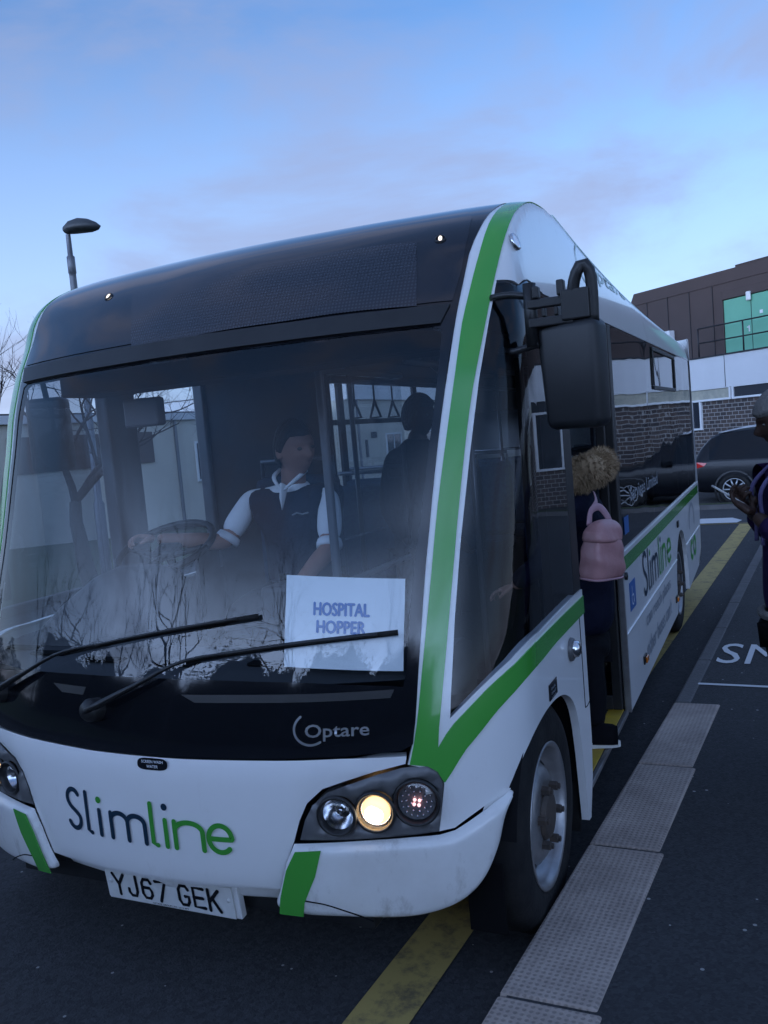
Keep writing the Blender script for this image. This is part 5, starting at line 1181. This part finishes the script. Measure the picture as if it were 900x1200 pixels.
hb('door_handle', [((1.74, .41, 3.75), (1.77, .4385, 3.92)), ((1.68, .41, 3.86), (1.739, .4385, 3.89))], M_FRAME, .004, gd); hb('door_sign', [((2.12, .43, 4.18), (2.22, .4395, 4.27))], M_FRAME, 0, gd)
hb('wall_lamp', [((1.75, .34, 4.58), (1.89, .399, 4.82))], M_FRAME, .02)
hb('vent_housing', [((-2.14, .30, 3.3), (-1.16, .519, 4.20))], M_FRAME, .02)
rl = [([(a, -.02, 3.23), (a, -.02, 4.03)], .022) for a in np.arange(.32, 15, 1.62)]+[([(.32, -.02, z), (14.9, -.02, z)], .020) for z in (4.03, 3.62)]
tubes('balcony_rail', rl, M_RAILD, HB)
def window(par, x0, x1, z0, z1, pane, depth=-.02, mull=1):
    fr = hb('window', [((x0-.06, depth-.05, z0-.055), (x1+.06, depth+.02, z0)), ((x0-.06, depth-.05, z1), (x1+.06, depth+.02, z1+.02)), ((x0-.06, depth-.05, z0+.0005), (x0, depth+.02, z1-.0005)), ((x1, depth-.05, z0+.0005), (x1+.06, depth+.02, z1-.0005))]+[((x0+(x1-x0)*k/mull-.02, depth-.045, z0+.001), (x0+(x1-x0)*k/mull+.02, depth+.015, z1-.001)) for k in range(1, mull)], M_FRAME, .004, par)
    hb('pane', [((x0, depth-.01, z0), (x1, depth+.012, z1))], pane, 0, fr)
for i, s in enumerate(np.arange(-11.5, 25, 1.86)): window(HB, s+.02, s+1.72, 2.02, 2.293, M_WINCREAM if i % 3 != 1 else M_WIN)
window(HB, -.02, .26, 1.21, 1.96, M_WIN); window(HB, -4.2, -3.4, .6, 1.96, M_WIN, mull=2); window(HB, 7.0, 8.4, .6, 1.96, M_WIN, mull=2); window(HB, 12.0, 13.4, .6, 1.96, M_WINCREAM, mull=2)
# long cream block across the road, seen through the bus
CB = thing('clinic_building', 'cream rendered low clinic with grey fascia and brown panels behind bare trees', 'building', (-14, 0, 0), R(90))
cb = lambda n, L, m, bev=.006, par=CB: boxes(n, L, m, par, bev)       # local x runs along +Y, local y towards -X
for q in (((4, 0, -.3), (27, 8, 2.75)), ((27.02, -.8, -.5), (52, 8, 3.30))): cb('wall', [q], M_CREAM)
for q in (((3.9, -.12, 2.751), (27, 8, 2.95)), ((27.03, -.95, 3.301), (52, 8, 3.95))): cb('fascia', [q], M_BANDP)
for q in (((4, 0, 2.951), (27, 8, 3.0)), ((27.1, -.8, 3.951), (52, 8, 4.0))): cb('roof', [q], M_ROOFD)
cb('brown_panel', [((11.6, -.05, 1.6), (16.6, -.002, 2.45))], M_CLAD)
def cwin(x0, x1, z0, z1, d, pane, mull=2):
    fr = cb('window', [((x0, d-.06, z0), (x1, d-.001, z0+.06)), ((x0, d-.06, z1-.06), (x1, d-.001, z1)), ((x0, d-.06, z0+.0605), (x0+.06, d-.001, z1-.0605)), ((x1-.06, d-.06, z0+.0605), (x1, d-.001, z1-.0605))]+[((x0+(x1-x0)*k/mull-.025, d-.055, z0+.0605), (x0+(x1-x0)*k/mull+.025, d-.001, z1-.0605)) for k in range(1, mull)], M_FRAME, .004)
    cb('pane', [((x0+.061, d-.03, z0+.061), (x1-.061, d-.002, z1-.061))], pane, 0, fr)
for x in (6, 9, 18.5, 22): cwin(x, x+1.6, .9, 2.1, 0, M_WIN)
cwin(30.6, 32.2, .55, 1.9, -.8, M_WIN); cwin(35, 36.8, .55, 1.9, -.8, M_WIN); cwin(40, 43, .55, 1.9, -.8, M_WIN, 3)
for q in (((29.2, -.84, 1.75), (29.7, -.802, 2.0)), ((28.6, -.84, 1.0), (28.8, -.802, 1.7))): cb('notice_board', [q], M_ROOFD, 0)
for q in (((28.0, -.88, -.2), (28.08, -.802, 3.3)), ((17.6, -.08, -.2), (17.68, -.002, 2.75))): cb('downpipe', [q], M_RAIL, .01)
# ------------------------------------------------------------------ street lamp
M_POST = mat('lamp_post_steel', (.16, .17, .19), .45, metal=.5, noise=(6, (.12, .12, .13), .5))
def street_lamp(x, y, h, rz, label, group=None):
    t = thing('street_lamp', label, 'street lamp', (x, y, 0), rz, group)
    lathe('post', [(.085, 0), (.085, 1.1), (.058, 1.15), (.052, h-.75), (.052, h-.70), (.060, h-.69), (.060, h-.45), (.040, h-.43), (.036, h-.12)], Matrix.Identity(4), M_POST, t, 16)
    vs, fs = [], []; n = 20
    for j, (u, w, zt, zb) in enumerate([(-.06, .02, .0, -.02), (-.02, .10, .07, -.05), (.08, .16, .13, -.055), (.22, .18, .15, -.06), (.36, .16, .12, -.07), (.48, .10, .06, -.06), (.55, .02, .0, -.03)]):
        for i in range(n):
            a = 2*math.pi*i/n; s = math.sin(a); vs.append((u, w*math.cos(a), h-.06+(zt*s if s > 0 else -zb*s)))
    for j in range(6):
        for i in range(n): fs.append((j*n+i, j*n+(i+1) % n, (j+1)*n+(i+1) % n, (j+1)*n+i))
    hd_ = mesh_obj('lamp_head', vs, fs+[tuple(range(n))[::-1], tuple(range(6*n, 7*n))], mat('lamp_hood', (.045, .05, .055), .5), t)
    return t
street_lamp(-7.65, 7.45, 5.28, R(10), 'grey street lamp with domed hood rising behind the bus roof')
# ------------------------------------------------------------------ bare trees
M_BARK = mat('bark', (.045, .036, .030), .9, noise=(9, (.085, .07, .06), .7), bump=(30, .6))
M_TWIG = mat('twig', (.040, .030, .028), .9)
def bare_tree(x, y, h, seed, label, group='bare winter trees', z=0, spread=.62, r0=.13, fork=.32, depth=5, lean=(0, 0), buds=False):
    rnd = random.Random(seed); t = thing('bare_tree', label, 'tree', (x, y, z), 0, group)
    tr, br, bd = [], [], []
    def grow(p, d, L, r, lv):
        n = 5; pts = [p]; rr = [r]
        for i in range(n):
            d = (d+V3((rnd.gauss(0, .10), rnd.gauss(0, .10), rnd.gauss(0, .07)+.03))).normalized(); p = p+d*L/n; pts.append(p); rr.append(r*(1-.42*(i+1)/n))
        (tr if lv == 0 else br).append(tube_data(pts, rr, 8 if lv < 2 else (5 if lv < 4 else 3)))
        if lv >= depth:
            if buds:
                for q in pts[2:]: bd.append(q)
            return
        for k in range(rnd.choice((2, 3, 3)) if lv else rnd.choice((3, 4))):
            a = rnd.random()*2*math.pi; u, w = frame_at(d); s = spread*(.7+.6*rnd.random()); nd_ = (d*math.cos(s)+(u*math.cos(a)+w*math.sin(a))*math.sin(s)+V3((0, 0, .12))).normalized()
            f = rnd.choice((1.0, .8, .6)) if lv else 1.0; i = max(1, int(round(n*f)))
            grow(pts[i], nd_, L*(.62+.22*rnd.random()), rr[i]*.72, lv+1)
    grow(V3((0, 0, 0)), V3((lean[0], lean[1], 1)).normalized(), h*fork, r0, 0)
    v, f = join_data(tr); mesh_obj('trunk', v, f, M_BARK, t)
    v, f = join_data(br); mesh_obj('crown', v, f, M_TWIG, t)
    return t
bare_tree(-5.9, 5.3, 4.3, 11, 'bare spreading tree seen through the cab window in front of the clinic', spread=.72, r0=.12, fork=.30, depth=6)
bare_tree(-7.75, 5.6, 3.75, 23, 'slender bare tree with fine twigs rising beside the street lamp', spread=.42, r0=.07, fork=.36, depth=5)
bare_tree(-10.5, 15.5, 5.2, 31, 'bare tree standing close to the clinic wall', spread=.7, r0=.13, fork=.3, depth=5)
# trees and hedge behind the photographer, mirrored in the windscreen
for i, (x, y, h, sd, sp) in enumerate([(-7.4, -12.5, 11.5, 41, .55), (-12.4, -13.6, 10.5, 42, .62), (-2.2, -14.5, 10.2, 43, .6), (-17.5, -12.0, 10.5, 44, .6), (3.5, -16.0, 10.5, 45, .55), (-21.5, -9.0, 9.5, 46, .6)]):
    bare_tree(x, y, h, sd, 'bare roadside tree in the row mirrored in the windscreen', 'bare trees mirrored in the windscreen', spread=sp+.20, r0=.24, fork=.34, depth=6)
M_HEDGE = mat('hedge_leaf', (.014, .020, .012), .9, noise=(1.5, (.028, .034, .018), .7))
def hedge():
    rnd = random.Random(9); vs, fs = [], []
    for i in range(70000):
        u = rnd.random(); x = -26+40*u; y = -17.5-1.2*math.sin(u*7)+rnd.gauss(0, 1.0)+max(0, (-x-12)*.45); hmax = 6.9+.7*math.sin(x*.9)+.35*math.sin(x*2.3+1)+.2*math.sin(x*5.1)
        z = hmax*rnd.random()**.8; s = .05+.06*rnd.random(); a = V3((rnd.gauss(0, 1), rnd.gauss(0, 1), rnd.gauss(0, 1))).normalized(); u2, w2 = frame_at(a); c = V3((x, y, z)); b = len(vs)
        vs += [c+u2*s, c+w2*s*.6, c-u2*s, c-w2*s*.6]; fs.append((b, b+1, b+2, b+3))
    top_ = lambda x: 6.9+.7*math.sin(x*.9)+.35*math.sin(x*2.3+1)+.2*math.sin(x*5.1)
    yy = lambda x: -17.5-1.2*math.sin((x+26)/40*7)+max(0, (-x-12)*.45)-.3
    for i in range(200):                 # solid sheet added inside the hedge to stop sun and sky showing through
        x0, x1 = -26+i*.2, -26+i*.2+.2; b = len(vs); vs += [V3((x0, yy(x0), 0)), V3((x1, yy(x1), 0)), V3((x1, yy(x1), top_(x1)-.05+.2*rnd.random())), V3((x0, yy(x0), top_(x0)-.05+.2*rnd.random()))]; fs.append((b, b+1, b+2, b+3))
    o = mesh_obj('hedge', vs, fs, M_HEDGE, smooth=False); tag(o, 'tall dark conifer hedge running behind the row of roadside trees', 'hedge')
hedge()
def far_hedge():
    rnd = random.Random(19); vs, fs = [], []
    for i in range(16000):
        y = -14+44*rnd.random(); x = -33+rnd.gauss(0, .8)+1.0*math.sin(y*.4); z = (3.4+.7*math.sin(y*.8)+.5*math.sin(y*2.1))*rnd.random()**.8; s = .07+.11*rnd.random(); a = V3((rnd.gauss(0, 1), rnd.gauss(0, 1), rnd.gauss(0, 1))).normalized(); u2, w2 = frame_at(a); c = V3((x, y, z)); b = len(vs)
        vs += [c+u2*s, c+w2*s*.6, c-u2*s, c-w2*s*.6]; fs.append((b, b+1, b+2, b+3))
    o = mesh_obj('hedge', vs, fs, M_HEDGE, smooth=False); tag(o, 'low dark hedge beyond the cars parked across the grass', 'hedge')
far_hedge()
# ------------------------------------------------------------------ cars
def car_paint(n, c): return mat(n, c, .4, coat=.22, spec=.3)
M_CARGL = mat('car_glass', (.008, .009, .011), .08, spec=.35)
M_TAIL = mat('tail_lamp', (.35, .015, .015), .25, coat=.5, emit=(.8, .03, .02), emis=.02)
M_ALLOY = mat('alloy', (.45, .46, .48), .3, metal=.9)
CARSEC = [  # x along the car (rear at 0, front at 4.6): (x, sill z, belt z, roof z, half width at belt, half width at roof)
 (.00,.42,.86,.88,.74,.70),(.06,.34,.98,1.02,.84,.74),(.22,.30,1.02,1.30,.90,.66),(.55,.28,1.03,1.58,.92,.64),(1.1,.27,1.02,1.66,.925,.65),(2.0,.26,1.00,1.68,.93,.65),(2.6,.26,.99,1.60,.93,.63),(3.1,.26,.98,1.28,.925,.68),(3.45,.27,.97,1.02,.92,.74),(4.1,.29,.90,.93,.90,.72),(4.48,.32,.80,.83,.82,.68),(4.62,.42,.66,.68,.66,.60)]
def car(label, x, y, z, rz, paint, group=None, k=1.0):
    t = thing('parked_car', label, 'car', (x, y, z), rz, group)
    sec = spline([q for q in CARSEC], 60); vs, fs, gl = [], [], []
    for s in sec:
        X, sl, be, ro, wb, wr = s; hf = [(.0, sl), (wb*.86, sl), (wb*.98, sl+.10), (wb+.012, (sl+be)*.5), (wb, be-.06), (wb-.025, be), ((wb+wr)/2-.01, (be+ro)/2), (wr, ro-.04), (wr-.06, ro), (0, ro+.012)]
        ring = hf+[(-a, b) for a, b in hf[-2:0:-1]]; vs += [(X, a, b) for a, b in ring]
    n = 18; body, glass = [], []
    for i in range(len(sec)-1):
        m = (sec[i]+sec[i+1])/2
        for j in range(n):
            f = (i*n+j, i*n+(j+1) % n, (i+1)*n+(j+1) % n, (i+1)*n+j)
            g = j in (5, 6, 11, 12) and .42 < m[0] < 2.95 and m[3]-m[2] > .28
            g = g or (j in (7, 8, 9, 10) and (.10 < m[0] < .50 or 2.66 < m[0] < 3.36))
            (glass if g else body).append(f)
    body += [tuple(range(n))[::-1], tuple(range(59*n, 60*n))]
    mesh_obj('body', vs, body, paint, t); mesh_obj('window', vs, glass, M_CARGL, t)
    for X in (.92, 3.68):
        for sy in (1, -1):
            M = Matrix.Translation((X, sy*.84, .35)) @ Matrix.Rotation(R(-90)*sy, 4, 'X')
            w = lathe('wheel', [(.20, -.1), (.35, -.10), (.35, .07), (.33, .095), (.25, .10), (.245, .07), (0, .06)], M, M_RUBBER, t, 36)
            sp = [lathe_data([(.245, .075), (.25, .102), (.232, .103), (.228, .07)], M, 32), lathe_data([(.05, .07), (.05, .095), (0, .10)], M, 16)]
            for q in range(10):
                a = 2*math.pi*q/10; sp.append(tube_data([M @ V3((.03*math.cos(a), .03*math.sin(a), .09)), M @ V3((.235*math.cos(a), .235*math.sin(a), .085))], .020, 6))
            v, f = join_data(sp); mesh_obj('alloy_rim', v, f, M_ALLOY, w)
            lathe('arch_trim', [(.40, .0), (.43, .012), (.43, .022), (.385, .022)], Matrix.Translation((X, sy*.915, .36)) @ Matrix.Rotation(R(-90)*sy, 4, 'X'), M_BLACK, t, 36)
    for sy in (1, -1):
        mesh_obj('tail_lamp', [(.02, sy*.60, .84), (.02, sy*.60, .95), (.10, sy*.885, 1.0), (.36, sy*.935, .97), (.30, sy*.938, .90), (.05, sy*.86, .84), (-.03, sy*.60, .845), (-.03, sy*.62, .94)], [(0, 1, 2, 5), (2, 3, 4, 5), (6, 7, 2, 5), (6, 0, 5), (7, 1, 2)], M_TAIL, t, smooth=False)
        tube('roof_rail', smooth_pts([V3((.62, sy*.60, 1.62)), V3((1.2, sy*.615, 1.70)), V3((2.0, sy*.615, 1.71)), V3((2.5, sy*.60, 1.65))], 16), .018, M_ALLOY, t, 8)
        boxes('door_mirror', [((2.75, sy*1.0-.09, .98), (2.90, sy*1.0+.09, 1.12))], M_CARGL, t, .03)
    boxes('bumper', [((-.04, -.78, .40), (.05, .78, .58))], M_BLACK, t, .03); boxes('number_plate', [((-.035, -.26, .66), (.02, .26, .77))], M_PLATE, t, .004)
    t.scale = (k, k, k); return t
P_BLACK = car_paint('paint_black', (.006, .007, .010)); P_BLUE = car_paint('paint_blue', (.02, .05, .12)); P_SILV = car_paint('paint_silver', (.35, .36, .38)); P_RED = car_paint('paint_red', (.18, .012, .012))
car('black estate car with roof rails parked before the brick wall', .05, 19.0, gz(19)+.01, R(-3), P_BLACK)
for x, y, rz, p, lb in ((-23.5, 3.0, 80, P_BLUE, 'blue car parked beyond the grass across the road'), (-24.5, -1.2, 78, P_SILV, 'silver car parked beyond the grass across the road'), (-22.5, 7.4, 82, P_RED, 'dark red car parked beyond the grass across the road')):
    car(lb, x, y, 0.0, R(rz), p)
# ------------------------------------------------------------------ light, sky, camera
SUN_EL, SUN_AZ = R(3), R(203)      # azimuth clockwise from +Y: low behind the photographer, screened by the hedge
W = bpy.data.worlds.new('World'); SC.world = W; W.use_nodes = True
nt = W.node_tree; nd, L = nt.nodes, nt.links; bg = nd['Background']
sky = nd.new('ShaderNodeTexSky'); sky.sky_type = 'NISHITA'; sky.sun_disc = False; sky.sun_elevation = SUN_EL; sky.sun_rotation = SUN_AZ; sky.air_density = 1.0; sky.dust_density = .3; sky.ozone_density = 4.5
tc = nd.new('ShaderNodeTexCoord')
mp = nd.new('ShaderNodeMapping'); mp.inputs['Scale'].default_value = (1.5, 1.5, 4.2); mp.inputs['Location'].default_value = (.52, .2, .16); L.new(tc.outputs['Generated'], mp.inputs[0])
nz = nd.new('ShaderNodeTexNoise'); nz.inputs['Scale'].default_value = 1.5; nz.inputs['Detail'].default_value = 7; nz.inputs['Roughness'].default_value = .55; nz.inputs['Distortion'].default_value = .3; L.new(mp.outputs[0], nz.inputs['Vector'])
rp = nd.new('ShaderNodeValToRGB'); rp.color_ramp.elements[0].position = .43; rp.color_ramp.elements[1].position = .68; rp.color_ramp.elements[0].color = (0, 0, 0, 1); rp.color_ramp.elements[1].color = (.75, .75, .75, 1); rp.color_ramp.interpolation = 'EASE'; L.new(nz.outputs['Fac'], rp.inputs[0])
sz = nd.new('ShaderNodeSeparateXYZ'); L.new(tc.outputs['Generated'], sz.inputs[0])
vf = nd.new('ShaderNodeMapRange'); vf.inputs['From Min'].default_value = .02; vf.inputs['From Max'].default_value = .42; vf.inputs['To Min'].default_value = .78; vf.inputs['To Max'].default_value = .14; L.new(sz.outputs['Z'], vf.inputs[0])
vl = nd.new('ShaderNodeMix'); vl.data_type = 'RGBA'; L.new(vf.outputs[0], vl.inputs['Factor']); L.new(sky.outputs[0], vl.inputs['A']); vl.inputs['B'].default_value = (1.45, 1.80, 2.75, 1)      # thin high cloud veil
# broad afterglow in the west, behind the photographer
dp = nd.new('ShaderNodeVectorMath'); dp.operation = 'DOT_PRODUCT'; dp.inputs[1].default_value = (math.sin(R(188)), math.cos(R(188)), 0); L.new(tc.outputs['Generated'], dp.inputs[0])
ga = nd.new('ShaderNodeMapRange'); ga.interpolation_type = 'SMOOTHERSTEP'; ga.inputs['From Min'].default_value = .30; ga.inputs['From Max'].default_value = .92; L.new(dp.outputs['Value'], ga.inputs[0])
ge = nd.new('ShaderNodeMapRange'); ge.interpolation_type = 'SMOOTHERSTEP'; ge.inputs['From Min'].default_value = .60; ge.inputs['From Max'].default_value = .34; L.new(sz.outputs['Z'], ge.inputs[0])
gp = nd.new('ShaderNodeMath'); gp.operation = 'MULTIPLY'; L.new(ga.outputs[0], gp.inputs[0]); L.new(ge.outputs[0], gp.inputs[1])
gm = nd.new('ShaderNodeMix'); gm.data_type = 'RGBA'; L.new(gp.outputs[0], gm.inputs['Factor']); L.new(vl.outputs['Result'], gm.inputs['A']); gm.inputs['B'].default_value = (5.0, 7.0, 11.4, 1)
mx = nd.new('ShaderNodeMix'); mx.data_type = 'RGBA'; L.new(rp.outputs[0], mx.inputs['Factor']); L.new(gm.outputs['Result'], mx.inputs['A']); mx.inputs['B'].default_value = (.66, .76, 1.16, 1)
L.new(mx.outputs['Result'], bg.inputs['Color']); bg.inputs['Strength'].default_value = .13
sl = bpy.data.lights.new('sun', 'SUN'); sl.energy = .15; sl.angle = R(3); sl.color = (1, .94, .88); so = link(bpy.data.objects.new('sun', sl))
so.rotation_euler = V3((-math.sin(SUN_AZ)*math.cos(SUN_EL), -math.cos(SUN_AZ)*math.cos(SUN_EL), -math.sin(SUN_EL))).to_track_quat('-Z', 'Y').to_euler()
cam = bpy.data.cameras.new('camera'); co = link(bpy.data.objects.new('camera', cam)); SC.camera = co
CX = (1.92501, -2.85528, 1.73764, 0.08541, -0.08623, -0.43353, 1018.98982)
def cam_axes(p, r, yw):
    f = V3((math.sin(yw)*math.cos(p), math.cos(yw)*math.cos(p), -math.sin(p))); r0 = V3((math.cos(yw), -math.sin(yw), 0)); u0 = r0.cross(f)
    return r0*math.cos(r)+u0*math.sin(r), (r0*math.cos(r)+u0*math.sin(r)).cross(f), f
rt, u_, fw = cam_axes(*CX[3:6])
Mc = Matrix((rt, u_, -fw)).transposed().to_4x4(); Mc.translation = V3(CX[:3]); co.matrix_world = Mc
cam.sensor_fit = 'VERTICAL'; cam.sensor_height = 36; cam.lens = 36*CX[6]/1200; cam.clip_start = .05; cam.clip_end = 2000
SC.view_settings.view_transform = 'Standard'; SC.view_settings.look = 'None'; SC.view_settings.exposure = 2.12; SC.view_settings.gamma = 1; SC.view_settings.use_curve_mapping = False
SC.render.resolution_x = 768; SC.render.resolution_y = 1024
SC.render.engine = 'CYCLES'; SC.cycles.use_denoising = True; SC.cycles.max_bounces = 10; SC.cycles.transparent_max_bounces = 16; SC.cycles.sample_clamp_indirect = 6
